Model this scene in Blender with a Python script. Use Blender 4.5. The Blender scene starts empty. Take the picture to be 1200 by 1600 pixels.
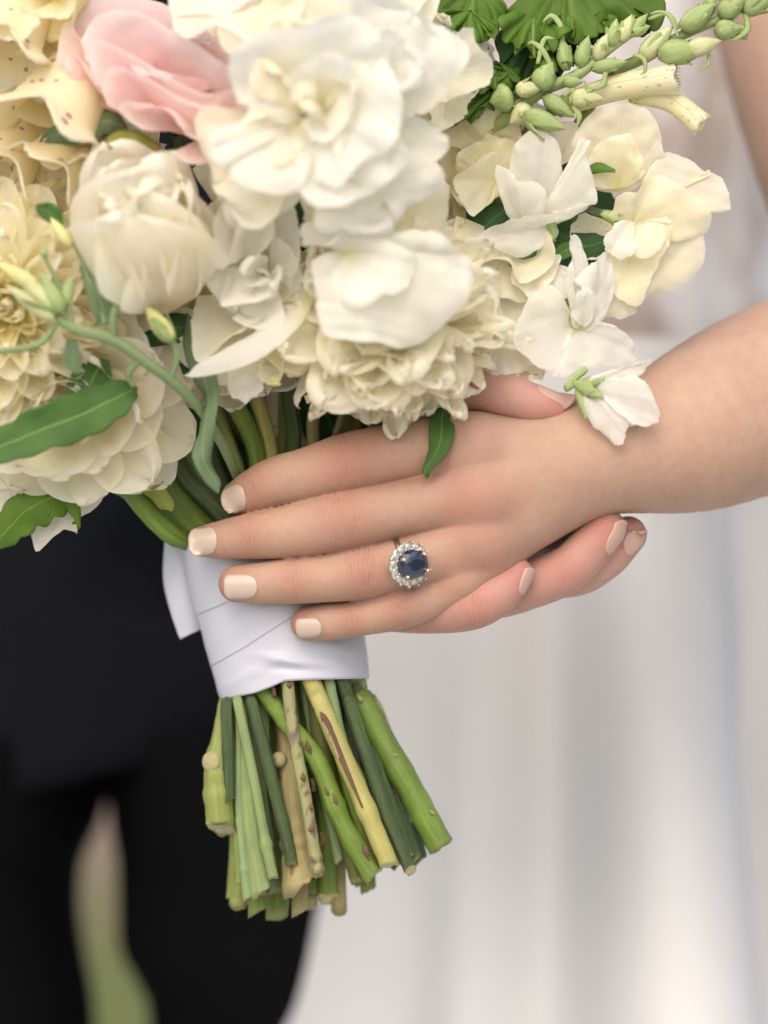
import bpy, bmesh, math, random
import numpy as np
from mathutils import Vector
from mathutils.bvhtree import BVHTree
import openvdb

R = math.radians
scene = bpy.context.scene
COL = scene.collection
rng = random.Random(7)

# ------------------------------------------------------------------ camera
DIST = 1.0            # camera to the ring, metres
EYE = 1.05            # height of the lens above the grass
K = 0.25 / 1200.0     # metres per photo pixel at the ring's distance
cam_d = bpy.data.cameras.new('camera')
cam = bpy.data.objects.new('camera', cam_d)
COL.objects.link(cam)
cam.location = (0, -DIST, EYE)
cam.rotation_euler = (R(90), 0, 0)
cam_d.sensor_fit = 'VERTICAL'
cam_d.sensor_height = 36.0
cam_d.lens = 36.0 * DIST / (1600 * K)
cam_d.clip_start = 0.05
cam_d.clip_end = 3000
cam_d.dof.use_dof = True
cam_d.dof.focus_distance = DIST + 0.003
cam_d.dof.aperture_fstop = 3.3
scene.camera = cam

# ------------------------------------------------------------------ sky, sun, exposure
SUN_EL, SUN_AZ = R(44), R(192)     # azimuth from +Y, clockwise
world = bpy.data.worlds.new('World')
scene.world = world
world.use_nodes = True
wn, wl = world.node_tree.nodes, world.node_tree.links
sky = wn.new('ShaderNodeTexSky')
sky.sky_type = 'NISHITA'
sky.sun_disc = False
sky.sun_elevation = SUN_EL
sky.sun_rotation = SUN_AZ
sky.dust_density = 4.0
sky.air_density = 1.0
sky.ozone_density = 0.6
wl.new(sky.outputs[0], wn['Background'].inputs[0])
wn['Background'].inputs[1].default_value = 0.15
sun_d = bpy.data.lights.new('sun', 'SUN')
sun_d.energy = 1.1
sun_d.angle = R(110)
sun_d.color = (1.0, 0.945, 0.87)
sun = bpy.data.objects.new('sun', sun_d)
COL.objects.link(sun)
sdir = Vector((math.sin(SUN_AZ) * math.cos(SUN_EL), math.cos(SUN_AZ) * math.cos(SUN_EL), math.sin(SUN_EL)))
sun.rotation_euler = (-sdir).to_track_quat('-Z', 'Y').to_euler()
sun.location = (0, -3, 6)
scene.view_settings.view_transform = 'Standard'
scene.view_settings.look = 'None'
scene.view_settings.exposure = 0.62
scene.view_settings.gamma = 1.0
scene.render.engine = 'CYCLES'
scene.cycles.use_denoising = True
scene.cycles.max_bounces = 14
scene.cycles.diffuse_bounces = 12
scene.cycles.glossy_bounces = 4
scene.cycles.transmission_bounces = 8
scene.cycles.transparent_max_bounces = 6
scene.cycles.caustics_refractive = False
scene.cycles.caustics_reflective = False


# ------------------------------------------------------------------ helpers
def W(px, py, d=0.0):
    """photo pixel + depth behind the ring (in photo pixels) -> point in the place"""
    y = d * K
    s = K * (DIST + y) / DIST
    return np.array([(px - 600) * s, y, EYE - (py - 800) * s])


def S(d=0.0):
    return K * (DIST + d * K) / DIST


def unit(v):
    v = np.asarray(v, float)
    return v / max(np.linalg.norm(v), 1e-12)


def spline(pts, n):
    """Catmull-Rom through rows of any width, n samples"""
    p = np.asarray(pts, float)
    if len(p) == 2:
        t = np.linspace(0, 1, n)[:, None]
        return p[0] * (1 - t) + p[1] * t
    q = np.vstack([2 * p[0] - p[1], p, 2 * p[-1] - p[-2]])
    u = np.linspace(0, len(p) - 1 - 1e-9, n)
    i = u.astype(int)
    t = (u - i)[:, None]
    a, b, c, d = q[i], q[i + 1], q[i + 2], q[i + 3]
    return 0.5 * (2 * b + (c - a) * t + (2 * a - 5 * b + 4 * c - d) * t ** 2 + (3 * b - a - 3 * c + d) * t ** 3)


def tag(o, label=None, cat=None, group=None, kind=None):
    if label: o['label'] = label
    if cat: o['category'] = cat
    if group: o['group'] = group
    if kind: o['kind'] = kind
    return o


def empty(name, loc, label=None, cat=None, group=None):
    o = bpy.data.objects.new(name, None)
    o.empty_display_size = 0.02
    o.location = [float(x) for x in loc]
    COL.objects.link(o)
    return tag(o, label, cat, group)


def origin(o):
    p = np.zeros(3)
    while o is not None:
        p += np.array(o.location)
        o = o.parent
    return p


def obj(name, verts, faces, mats, parent=None, uv=None, smooth=True, attrs=None, label=None, fmat=None):
    """one mesh object; verts are given in the place and stored relative to the parent"""
    v = np.asarray(verts, float)
    if parent is not None:
        v = v - origin(parent)
    me = bpy.data.meshes.new(name)
    me.from_pydata(v.tolist(), [], faces if isinstance(faces, list) else faces.tolist())
    if smooth:
        me.polygons.foreach_set('use_smooth', [True] * len(me.polygons))
    if uv is not None:
        lay = me.uv_layers.new(name='UVMap')
        li = np.empty(len(me.loops), int)
        me.loops.foreach_get('vertex_index', li)
        lay.data.foreach_set('uv', np.asarray(uv, float)[li].ravel())
    for k, a in (attrs or {}).items():
        at = me.attributes.new(k, 'FLOAT', 'POINT')
        at.data.foreach_set('value', np.asarray(a, np.float32))
    for m in (mats if isinstance(mats, (list, tuple)) else [mats]):
        me.materials.append(m)
    if fmat is not None:
        me.polygons.foreach_set('material_index', fmat)
    me.update()
    o = bpy.data.objects.new(name, me)
    COL.objects.link(o)
    if parent is not None:
        o.parent = parent
    if label: o['label'] = label
    return o


def grid_faces(nu, nv, wrap=False):
    f = []
    for i in range(nu - 1):
        for j in range(nv if wrap else nv - 1):
            k = (j + 1) % nv
            f.append((i * nv + j, i * nv + k, (i + 1) * nv + k, (i + 1) * nv + j))
    return f


def thicken(V, nu, nv, th):
    """a grid sheet (nu, nv, 3) made into a closed shell of thickness th; returns verts, faces, index of source"""
    P = V.reshape(nu, nv, 3)
    du = np.gradient(P, axis=0)
    dv = np.gradient(P, axis=1)
    n = np.cross(du, dv)
    n /= np.maximum(np.linalg.norm(n, axis=2, keepdims=True), 1e-12)
    A = (P + n * th / 2).reshape(-1, 3)
    B = (P - n * th / 2).reshape(-1, 3)
    f = grid_faces(nu, nv)
    N = nu * nv
    F = list(f) + [tuple(N + i for i in reversed(q)) for q in f]
    rim = [j for j in range(nv)] + [i * nv + nv - 1 for i in range(1, nu)] + \
          [(nu - 1) * nv + j for j in range(nv - 2, -1, -1)] + [i * nv for i in range(nu - 2, 0, -1)]
    for a, b in zip(rim, rim[1:] + rim[:1]):
        F.append((b, a, N + a, N + b))
    return np.vstack([A, B]), F


# ------------------------------------------------------------------ materials
class Mat:
    def __init__(s, name):
        s.m = bpy.data.materials.new(name)
        s.m.use_nodes = True
        s.t = s.m.node_tree
        s.b = s.t.nodes['Principled BSDF']
        s.out = s.t.nodes['Material Output']

    def n(s, typ, **kw):
        x = s.t.nodes.new('ShaderNode' + typ)
        for k, v in kw.items():
            if k in x.inputs:
                x.inputs[k].default_value = v
            else:
                setattr(x, k, v)
        return x

    def l(s, a, b):
        s.t.links.new(a, b)

    def p(s, **kw):
        for k, v in kw.items():
            s.b.inputs[k.replace('_', ' ')].default_value = v
        return s

    def noise(s, vec, scale, detail=3, rough=0.55, dist=0.0):
        x = s.n('TexNoise')
        x.inputs['Scale'].default_value = scale
        x.inputs['Detail'].default_value = detail
        x.inputs['Roughness'].default_value = rough
        x.inputs['Distortion'].default_value = dist
        if vec is not None: s.l(vec, x.inputs['Vector'])
        return x.outputs['Fac']

    def mapping(s, vec, scale, loc=(0, 0, 0), rot=(0, 0, 0)):
        x = s.n('Mapping')
        x.inputs['Scale'].default_value = scale
        x.inputs['Location'].default_value = loc
        x.inputs['Rotation'].default_value = rot
        s.l(vec, x.inputs['Vector'])
        return x.outputs[0]

    def ramp(s, fac, stops, interp='LINEAR'):
        x = s.n('ValToRGB')
        x.color_ramp.interpolation = interp
        e = x.color_ramp.elements
        while len(e) < len(stops): e.new(0.5)
        for el, (p, c) in zip(e, stops):
            el.position = p
            el.color = (*c, 1) if len(c) == 3 else c
        s.l(fac, x.inputs[0])
        return x.outputs[0]

    def mix(s, fac, a, b, mode='MIX'):
        x = s.n('Mix', data_type='RGBA', blend_type=mode)
        if isinstance(fac, (int, float)): x.inputs[0].default_value = fac
        else: s.l(fac, x.inputs[0])
        for i, c in ((6, a), (7, b)):
            if isinstance(c, (tuple, list)): x.inputs[i].default_value = (*c[:3], 1)
            else: s.l(c, x.inputs[i])
        return x.outputs[2]

    def math(s, op, a, b=0.0, clamp=False):
        x = s.n('Math', operation=op)
        x.use_clamp = clamp
        for i, c in ((0, a), (1, b)):
            if isinstance(c, (int, float)): x.inputs[i].default_value = c
            else: s.l(c, x.inputs[i])
        return x.outputs[0]

    def bump(s, h, strength=0.3, dist=0.001, normal=None):
        x = s.n('Bump')
        x.inputs['Strength'].default_value = strength
        x.inputs['Distance'].default_value = dist
        s.l(h, x.inputs['Height'])
        if normal is not None: s.l(normal, x.inputs['Normal'])
        return x.outputs[0]

    def attr(s, name):
        x = s.n('Attribute', attribute_name=name)
        return x.outputs['Fac']

    def coord(s, which='Object'):
        return s.n('TexCoord').outputs[which]


def skin_mat(name, base, red, pale):
    m = Mat(name)
    co = m.coord('Object')
    mott = m.noise(co, 90, 4, 0.6)
    fine = m.noise(co, 420, 3, 0.6)
    red_a = m.attr('redness')
    c = m.mix(m.ramp(mott, [(0.35, (0, 0, 0)), (0.72, (1, 1, 1))]), base, pale)
    f2 = m.math('MULTIPLY', m.ramp(fine, [(0.45, (0, 0, 0)), (0.75, (1, 1, 1))]), 0.22)
    c = m.mix(f2, c, red)
    rf = m.math('MULTIPLY', red_a, m.math('ADD', m.math('MULTIPLY', mott, 0.9), 0.45), True)
    c = m.mix(rf, c, red)
    # knuckle creases: fine arcs that run across the finger
    ks, km = m.attr('joint_s'), m.attr('joint_m')
    wob = m.noise(co, 260, 3, 0.6)
    ph = m.math('ADD', m.math('MULTIPLY', ks, 2.3), m.math('MULTIPLY', wob, 9.0))
    ln = m.math('POWER', m.math('ABSOLUTE', m.math('SINE', ph)), 0.8)
    patch = m.ramp(m.noise(co, 330, 2), [(0.36, (0, 0, 0)), (0.6, (1, 1, 1))])
    line = m.math('MULTIPLY', m.math('MULTIPLY', m.math('SUBTRACT', 1.0, ln), km), m.math('ADD', m.math('MULTIPLY', patch, 0.7), 0.3))
    c = m.mix(m.math('MULTIPLY', line, 0.6), c, tuple(x * 0.85 for x in red))
    m.l(c, m.b.inputs['Base Color'])
    vor = m.n('TexVoronoi', feature='DISTANCE_TO_EDGE')
    vor.inputs['Scale'].default_value = 1500
    m.l(m.mapping(co, (1, 1, 1.5)), vor.inputs['Vector'])
    pore = m.ramp(vor.outputs['Distance'], [(0.0, (0, 0, 0)), (0.18, (1, 1, 1))])
    b1 = m.bump(pore, 0.3, 0.00022)
    b2 = m.bump(m.noise(co, 380, 4, 0.7), 0.4, 0.0007, b1)
    b2 = m.bump(m.noise(co, 130, 3, 0.6), 0.2, 0.0012, b2)
    b3 = m.bump(m.math('SUBTRACT', 1.0, line), 0.45, 0.0006, b2)
    m.l(b3, m.b.inputs['Normal'])
    m.p(Roughness=0.5, Subsurface_Weight=0.25, Subsurface_Radius=(1.0, 0.35, 0.18), Subsurface_Scale=0.0022)
    m.b.inputs['Specular IOR Level'].default_value = 0.35
    return m.m


def cloth_mat(name, col, rough=0.8, weave=2500, sheen=0.0, bump=0.15, spec=0.3):
    m = Mat(name)
    co = m.coord('Object')
    a = m.noise(co, 9, 3)
    m.l(m.mix(a, tuple(x * 0.9 for x in col), tuple(min(1, x * 1.08) for x in col)), m.b.inputs['Base Color'])
    w = m.noise(m.mapping(co, (1, 1, 3)), weave, 2)
    m.l(m.bump(w, bump, 0.0004), m.b.inputs['Normal'])
    m.p(Roughness=rough, Sheen_Weight=sheen)
    m.b.inputs['Specular IOR Level'].default_value = spec
    return m.m


def petal_mat(name, main, base, tip=None, trans=0.57, vein=0.26, speck=None, rim=None, base_at=0.35, wrinkle=0.35):
    """thin petal: pigment runs from base to tip, veins along it, light comes through"""
    m = Mat(name)
    uv = m.coord('UV')
    sep = m.n('SeparateXYZ')
    m.l(uv, sep.inputs[0])
    s = sep.outputs['Y']
    tip = tip or main
    ob = m.coord('Object')
    blot = m.noise(ob, 70, 3)
    s2 = m.math('ADD', s, m.math('MULTIPLY', m.math('SUBTRACT', blot, 0.5), 0.25))
    c = m.ramp(s2, [(0.02, base), (base_at, main), (0.8, main), (1.0, tip)])
    st = m.noise(m.mapping(uv, (34, 1.3, 1)), 1.0, 4, 0.65)
    vn = m.ramp(st, [(0.35, (0, 0, 0)), (0.65, (1, 1, 1))])
    dark = tuple(x * f for x, f in zip(main, (0.86, 0.82, 0.68)))
    c = m.mix(m.math('MULTIPLY', vn, vein), c, dark)
    if speck:
        vo = m.n('TexVoronoi')
        vo.inputs['Scale'].default_value = 4.5
        m.l(m.mapping(uv, (1.6, 2.4, 1)), vo.inputs['Vector'])
        gate = m.noise(m.mapping(uv, (2.3, 2.3, 1)), 1.7, 2)
        dot = m.math('LESS_THAN', m.math('ADD', vo.outputs['Distance'], m.math('MULTIPLY', gate, 0.55)), 0.46)
        c = m.mix(m.math('MULTIPLY', dot, 0.75), c, speck)
    m.l(c, m.b.inputs['Base Color'])
    h = m.math('ADD', m.math('MULTIPLY', st, 0.6), m.math('MULTIPLY', m.noise(ob, 260, 3), 0.8))
    nb = m.bump(h, wrinkle, 0.0009)
    m.l(nb, m.b.inputs['Normal'])
    m.p(Roughness=0.55)
    m.b.inputs['Specular IOR Level'].default_value = 0.3
    tr = m.n('BsdfTranslucent')
    m.l(c, tr.inputs['Color'])
    m.l(nb, tr.inputs['Normal'])
    mx = m.n('MixShader')
    mx.inputs[0].default_value = trans
    m.l(m.b.outputs[0], mx.inputs[1])
    m.l(tr.outputs[0], mx.inputs[2])
    m.l(mx.outputs[0], m.out.inputs['Surface'])
    return m.m


def leaf_mat(name, col, vein, trans=0.22, rough=0.6, blotch=None, side_v=0.16):
    m = Mat(name)
    uv = m.coord('UV')
    sep = m.n('SeparateXYZ')
    m.l(uv, sep.inputs[0])
    av = m.math('ABSOLUTE', m.math('SUBTRACT', sep.outputs['X'], 0.5))
    mid = m.ramp(av, [(0.0, (1, 1, 1)), (0.022, (0.7, 0.7, 0.7)), (0.045, (0, 0, 0))])
    # side veins slant towards the tip
    ph = m.math('SUBTRACT', m.math('MULTIPLY', sep.outputs['Y'], 46.0), m.math('MULTIPLY', av, 34.0))
    sv = m.math('POWER', m.math('ABSOLUTE', m.math('SINE', ph)), 14.0)
    side = m.math('MULTIPLY', sv, side_v)
    vf = m.math('MAXIMUM', mid, side)
    ob = m.coord('Object')
    nz = m.noise(ob, 110, 4)
    c = m.mix(nz, tuple(x * 0.7 for x in col), tuple(x * 1.35 for x in col))
    if blotch:
        c = m.mix(m.ramp(m.noise(ob, 55, 3), [(0.56, (0, 0, 0)), (0.68, (1, 1, 1))]), c, blotch)
    c = m.mix(m.math('MULTIPLY', vf, 0.7), c, vein)
    m.l(c, m.b.inputs['Base Color'])
    nb = m.bump(m.math('ADD', m.math('MULTIPLY', vf, -0.7), m.math('MULTIPLY', nz, 0.6)), 0.4, 0.0008)
    m.l(nb, m.b.inputs['Normal'])
    m.p(Roughness=rough)
    m.b.inputs['Specular IOR Level'].default_value = 0.25
    tr = m.n('BsdfTranslucent')
    m.l(c, tr.inputs['Color'])
    mx = m.n('MixShader')
    mx.inputs[0].default_value = trans
    m.l(m.b.outputs[0], mx.inputs[1])
    m.l(tr.outputs[0], mx.inputs[2])
    m.l(mx.outputs[0], m.out.inputs['Surface'])
    return m.m


def stem_mat(name, a, b, spot=None, rough=0.45, ridge=0.3, spot_lo=0.62, streak=14, end=0.5):
    m = Mat(name)
    uv = m.coord('UV')
    st = m.noise(m.mapping(uv, (streak, 2.0, 1)), 1.0, 4, 0.65)
    ob = m.coord('Object')
    bl = m.noise(ob, 60, 4)
    c = m.mix(m.ramp(st, [(0.3, (0, 0, 0)), (0.7, (1, 1, 1))]), a, b)
    c = m.mix(m.math('MULTIPLY', m.ramp(bl, [(0.4, (0, 0, 0)), (0.7, (1, 1, 1))]), 0.45), c, tuple(0.55 * x + 0.02 for x in a))
    fl = m.ramp(m.noise(ob, 900, 2), [(0.66, (0, 0, 0)), (0.75, (1, 1, 1))])
    c = m.mix(m.math('MULTIPLY', fl, 0.35), c, tuple(min(1, 1.5 * x + 0.08) for x in b))
    if spot:
        sp = m.ramp(m.noise(m.mapping(ob, (1.6, 1.6, 0.8)), 95, 3, 0.55, 0.4), [(spot_lo, (0, 0, 0)), (spot_lo + 0.06, (1, 1, 1))])
        c = m.mix(m.math('MULTIPLY', sp, 0.85), c, spot)
    sp_ = m.n('SeparateXYZ'); m.l(uv, sp_.inputs[0])
    fine = m.noise(m.mapping(uv, (streak * 4, 6.0, 1)), 1.0, 3, 0.7)
    c = m.mix(m.math('MULTIPLY', m.ramp(fine, [(0.5, (0, 0, 0)), (0.72, (1, 1, 1))]), 0.4), c, tuple(0.5 * x for x in a))
    dry = m.ramp(m.math('ADD', sp_.outputs['Y'], m.math('MULTIPLY', st, 0.05)), [(0.015, (1, 1, 1)), (0.05, (0, 0, 0))])
    c = m.mix(m.math('MULTIPLY', dry, end), c, (0.40, 0.35, 0.18))
    m.l(c, m.b.inputs['Base Color'])
    n1 = m.bump(m.math('ADD', st, m.math('MULTIPLY', fine, .5)), ridge, 0.0009)
    m.l(m.bump(m.noise(ob, 700, 3), 0.15, 0.0003, n1), m.b.inputs['Normal'])
    m.p(Roughness=rough, Subsurface_Weight=0.08, Subsurface_Scale=0.002)
    m.b.inputs['Specular IOR Level'].default_value = 0.4
    return m.m


M = {}
M['bride_skin'] = skin_mat('bride_skin', (0.4186, 0.2650, 0.1886), (0.3772, 0.1564, 0.1150), (0.4526, 0.2999, 0.2208))
M['groom_skin'] = skin_mat('groom_skin', (0.4590, 0.2700, 0.2205), (0.4320, 0.1755, 0.1395), (0.4860, 0.3150, 0.2565))
nm = Mat('nude_polish'); nm.p(Base_Color=(0.50, 0.385, 0.31, 1), Roughness=0.22, Coat_Weight=0.6, Coat_Roughness=0.08); M['nude_polish'] = nm.m
nm = Mat('bare_nail'); nm.p(Base_Color=(0.47, 0.30, 0.245, 1), Roughness=0.3); M['bare_nail'] = nm.m
nm = Mat('gold'); nm.p(Base_Color=(0.80, 0.62, 0.42, 1), Metallic=1.0, Roughness=0.18); M['gold'] = nm.m
nm = Mat('white_gold'); nm.p(Base_Color=(0.74, 0.70, 0.62, 1), Metallic=1.0, Roughness=0.2); M['white_gold'] = nm.m
nm = Mat('sapphire'); nm.p(Base_Color=(0.004, 0.010, 0.042, 1), Roughness=0.03, Coat_Weight=0.5, Coat_Roughness=0.02, IOR=1.77); M['sapphire'] = nm.m
nm = Mat('diamond'); nm.p(Base_Color=(0.93, 0.93, 0.90, 1), Roughness=0.0, Metallic=0.0, Transmission_Weight=0.7, IOR=2.3); M['diamond'] = nm.m

CREAM = (0.93, 0.885, 0.68)
IVORY = (0.94, 0.905, 0.755)
WHITE = (0.915, 0.905, 0.85)
M['ivory_petal'] = petal_mat('ivory_petal', IVORY, (0.90, 0.80, 0.48), (0.945, 0.92, 0.81))
M['white_petal'] = petal_mat('white_petal', WHITE, (0.88, 0.88, 0.56), None, base_at=0.22, vein=0.2, wrinkle=0.4)
M['cream_petal'] = petal_mat('cream_petal', CREAM, (0.88, 0.82, 0.46), (0.935, 0.90, 0.76), vein=0.16)
M['pink_petal'] = petal_mat('pink_petal', (0.92, 0.71, 0.69), (0.93, 0.69, 0.54), (0.94, 0.83, 0.81), vein=0.1)
M['blush_petal'] = petal_mat('blush_petal', (0.91, 0.77, 0.62), (0.76, 0.46, 0.26), (0.93, 0.85, 0.74))
M['rose_petal'] = petal_mat('rose_petal', (0.945, 0.91, 0.79), (0.92, 0.80, 0.58), (0.95, 0.93, 0.85))
M['yellow_petal'] = petal_mat('yellow_petal', (0.94, 0.89, 0.62), (0.90, 0.76, 0.28), (0.95, 0.91, 0.72))
M['bell_petal'] = petal_mat('bell_petal', (0.93, 0.86, 0.65), (0.88, 0.70, 0.34), (0.94, 0.90, 0.76), speck=(0.40, 0.20, 0.22), vein=0.15)
M['pale_bell'] = petal_mat('pale_bell', (0.91, 0.88, 0.66), (0.80, 0.80, 0.42), (0.92, 0.90, 0.72), speck=(0.62, 0.46, 0.46), vein=0.12)
M['green_leaf'] = leaf_mat('green_leaf', (0.060, 0.135, 0.028), (0.22, 0.33, 0.10))
M['lobed_leaf'] = leaf_mat('lobed_leaf', (0.085, 0.16, 0.02), (0.17, 0.25, 0.06), trans=0.3, side_v=0.0)
M['dark_leaf'] = leaf_mat('dark_leaf', (0.028, 0.075, 0.022), (0.10, 0.18, 0.06))
M['grey_leaf'] = leaf_mat('grey_leaf', (0.13, 0.19, 0.095), (0.28, 0.34, 0.19), trans=0.15, rough=0.7)
M['bright_leaf'] = leaf_mat('bright_leaf', (0.105, 0.20, 0.025), (0.24, 0.33, 0.08), trans=0.3)
M['yellowed_leaf'] = leaf_mat('yellowed_leaf', (0.22, 0.25, 0.05), (0.36, 0.36, 0.12), blotch=(0.34, 0.25, 0.07))
M['bud_green'] = stem_mat('bud_green', (0.24, 0.32, 0.10), (0.38, 0.46, 0.20), rough=0.6, streak=9)
M['bud_pale'] = stem_mat('bud_pale', (0.42, 0.45, 0.19), (0.60, 0.60, 0.36), rough=0.6, streak=9)
M['bud_yellow'] = stem_mat('bud_yellow', (0.55, 0.52, 0.16), (0.70, 0.68, 0.36), rough=0.6, streak=9)
M['stem_green'] = stem_mat('stem_green', (0.0978, 0.1615, 0.0160), (0.1913, 0.2755, 0.0440), spot=(0.16, 0.12, 0.05), spot_lo=0.68, ridge=0.5)
M['stem_lime'] = stem_mat('stem_lime', (0.1800, 0.2160, 0.0375), (0.2880, 0.3280, 0.0975), spot=(0.22, 0.16, 0.06), spot_lo=0.68, ridge=0.5)
M['stem_dark'] = stem_mat('stem_dark', (0.045, 0.080, 0.024), (0.115, 0.160, 0.062), ridge=0.9, streak=22)
M['stem_pale'] = stem_mat('stem_pale', (0.1782, 0.2432, 0.0792), (0.2772, 0.3420, 0.1452), ridge=0.5)
M['stem_yellow'] = stem_mat('stem_yellow', (0.3510, 0.3192, 0.0800), (0.4524, 0.4104, 0.1600), spot=(0.30, 0.16, 0.04), spot_lo=0.66)
M['stem_spotted'] = stem_mat('stem_spotted', (0.2400, 0.2400, 0.0960), (0.3200, 0.3120, 0.1520), spot=(0.13, 0.065, 0.06), spot_lo=0.52)
M['stem_tan'] = stem_mat('stem_tan', (0.2430, 0.1980, 0.0765), (0.3600, 0.3150, 0.1440), spot=(0.20, 0.10, 0.045), spot_lo=0.6, rough=0.75)
M['stem_olive'] = stem_mat('stem_olive', (0.075, 0.085, 0.015), (0.13, 0.145, 0.03))
M['stem_grey'] = stem_mat('stem_grey', (0.1716, 0.2442, 0.0990), (0.2508, 0.3256, 0.1584), rough=0.7)
M['cut_end'] = stem_mat('cut_end', (0.42, 0.40, 0.20), (0.60, 0.56, 0.33), rough=0.8, spot=(0.3, 0.2, 0.09), spot_lo=0.6)
M['bark_scrap'] = stem_mat('bark_scrap', (0.10, 0.05, 0.028), (0.19, 0.11, 0.055), rough=0.8)
M['pod_scar'] = stem_mat('pod_scar', (0.30, 0.27, 0.12), (0.42, 0.38, 0.20), rough=0.8, spot=(0.18, 0.12, 0.05))

rb = Mat('white_ribbon')
uvn = rb.coord('UV')
sep = rb.n('SeparateXYZ'); rb.l(uvn, sep.inputs[0])
rib = rb.math('SINE', rb.math('MULTIPLY', sep.outputs['Y'], 190.0))
edge = rb.math('ABSOLUTE', rb.math('SUBTRACT', sep.outputs['Y'], 0.5))
st = rb.ramp(edge, [(0.455, (0, 0, 0)), (0.465, (1, 1, 1)), (0.475, (1, 1, 1)), (0.485, (0, 0, 0))])
pic = rb.math('MULTIPLY', st, rb.math('ADD', rb.math('MULTIPLY', rb.math('SINE', rb.math('MULTIPLY', sep.outputs['X'], 900.0)), 0.5), 0.5))
rb.l(rb.bump(rb.math('ADD', rb.math('MULTIPLY', rib, 0.25), rb.math('MULTIPLY', pic, -1.2)), 0.3, 0.0003), rb.b.inputs['Normal'])
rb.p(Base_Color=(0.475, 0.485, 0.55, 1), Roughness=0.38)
M['ribbon'] = rb.m

M['jacket'] = cloth_mat('jacket_wool', (0.0058, 0.0064, 0.0092), 0.9, 2600, sheen=0.0, spec=0.12)
M['trousers'] = cloth_mat('trouser_wool', (0.0022, 0.0023, 0.0027), 0.9, 2600, sheen=0.0, spec=0.10)
M['satin'] = cloth_mat('ivory_satin', (0.5805, 0.5733, 0.5652), 0.6, 4000, bump=0.03, spec=0.2)
M['leather'] = cloth_mat('black_leather', (0.012, 0.011, 0.010), 0.35, 900)
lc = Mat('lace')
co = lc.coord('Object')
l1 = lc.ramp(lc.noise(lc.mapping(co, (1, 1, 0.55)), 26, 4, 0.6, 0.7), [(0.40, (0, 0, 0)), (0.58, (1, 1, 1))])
lc.l(lc.mix(l1, (0.3680, 0.3036, 0.2668), (0.6072, 0.5934, 0.6026)), lc.b.inputs['Base Color'])  # brownish patches: skin through the lace, with shadow painted into the colour
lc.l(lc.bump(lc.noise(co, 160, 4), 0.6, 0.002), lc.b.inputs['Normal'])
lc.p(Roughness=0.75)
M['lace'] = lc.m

gm = Mat('meadow')
co = gm.coord('Object')
n1 = gm.noise(co, 0.9, 5); n2 = gm.noise(co, 18, 4)
c = gm.mix(gm.ramp(n1, [(0.35, (0, 0, 0)), (0.7, (1, 1, 1))]), (0.11, 0.135, 0.033), (0.18, 0.18, 0.065))
gm.l(gm.mix(gm.math('MULTIPLY', n2, 0.5), c, (0.13, 0.17, 0.045)), gm.b.inputs['Base Color'])
gm.l(gm.bump(n2, 0.6, 0.03), gm.b.inputs['Normal']); gm.p(Roughness=0.9)
M['meadow'] = gm.m
gm = Mat('gravel_path')
co = gm.coord('Object')
c = gm.mix(gm.noise(co, 1.3, 4), (0.20, 0.135, 0.09), (0.30, 0.21, 0.15))
gm.l(gm.mix(gm.math('MULTIPLY', gm.noise(co, 40, 3), 0.5), c, (0.15, 0.11, 0.09)), gm.b.inputs['Base Color'])
gm.l(gm.bump(gm.noise(co, 60, 3), 0.5, 0.01), gm.b.inputs['Normal']); gm.p(Roughness=0.95)
M['path'] = gm.m
gm = Mat('bounce_gravel')  # for the added ground, pale so that it throws light back up
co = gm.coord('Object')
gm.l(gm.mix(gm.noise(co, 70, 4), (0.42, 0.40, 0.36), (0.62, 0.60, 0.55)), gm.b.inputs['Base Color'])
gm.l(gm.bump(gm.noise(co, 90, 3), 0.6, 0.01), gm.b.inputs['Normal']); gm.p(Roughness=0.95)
M['bounce_ground'] = gm.m
gm = Mat('grass_blade'); gm.p(Base_Color=(0.14, 0.165, 0.05, 1), Roughness=0.6); M['blade'] = gm.m

# ------------------------------------------------------------------ the ground
def flat(name, x0, x1, y0, y1, z, mat, step):
    nx, ny = max(2, int((x1 - x0) / step) + 1), max(2, int((y1 - y0) / step) + 1)
    X, Y = np.meshgrid(np.linspace(x0, x1, nx), np.linspace(y0, y1, ny), indexing='ij')
    V = np.stack([X, Y, np.full_like(X, z)], -1).reshape(-1, 3)
    o = obj(name, V, grid_faces(nx, ny), mat)
    return tag(o, kind='structure')


flat('ground', -800, 800, -200, 1500, 0.0, M['meadow'], 100)
flat('path', -14, 14, 6.6, 12.5, 0.004, M['path'], 4)
flat('bounce_ground', -6, 6, -6, 3.0, 0.004, M['bounce_ground'], 2)  # added unseen ground, bounces fill light up onto petals and hand
r2 = np.random.RandomState(4)
gv, gf = [], []
for i in range(9000):
    x, y = -1.9 + 2.0 * r2.rand(), 3.2 + 5.0 * r2.rand()
    h, a = 0.03 + 0.05 * r2.rand(), r2.rand() * 6.28
    b = np.array([x, y, 0.0]); s_ = np.array([math.cos(a), math.sin(a), 0]) * 0.003
    t = np.array([math.sin(a) * 0.03 * r2.rand(), math.cos(a) * 0.03 * r2.rand(), h])
    k = len(gv)
    gv += [b - s_, b + s_, b + t]
    gf.append((k, k + 1, k + 2))
tag(obj('grass', gv, gf, M['blade']), kind='stuff')


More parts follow.
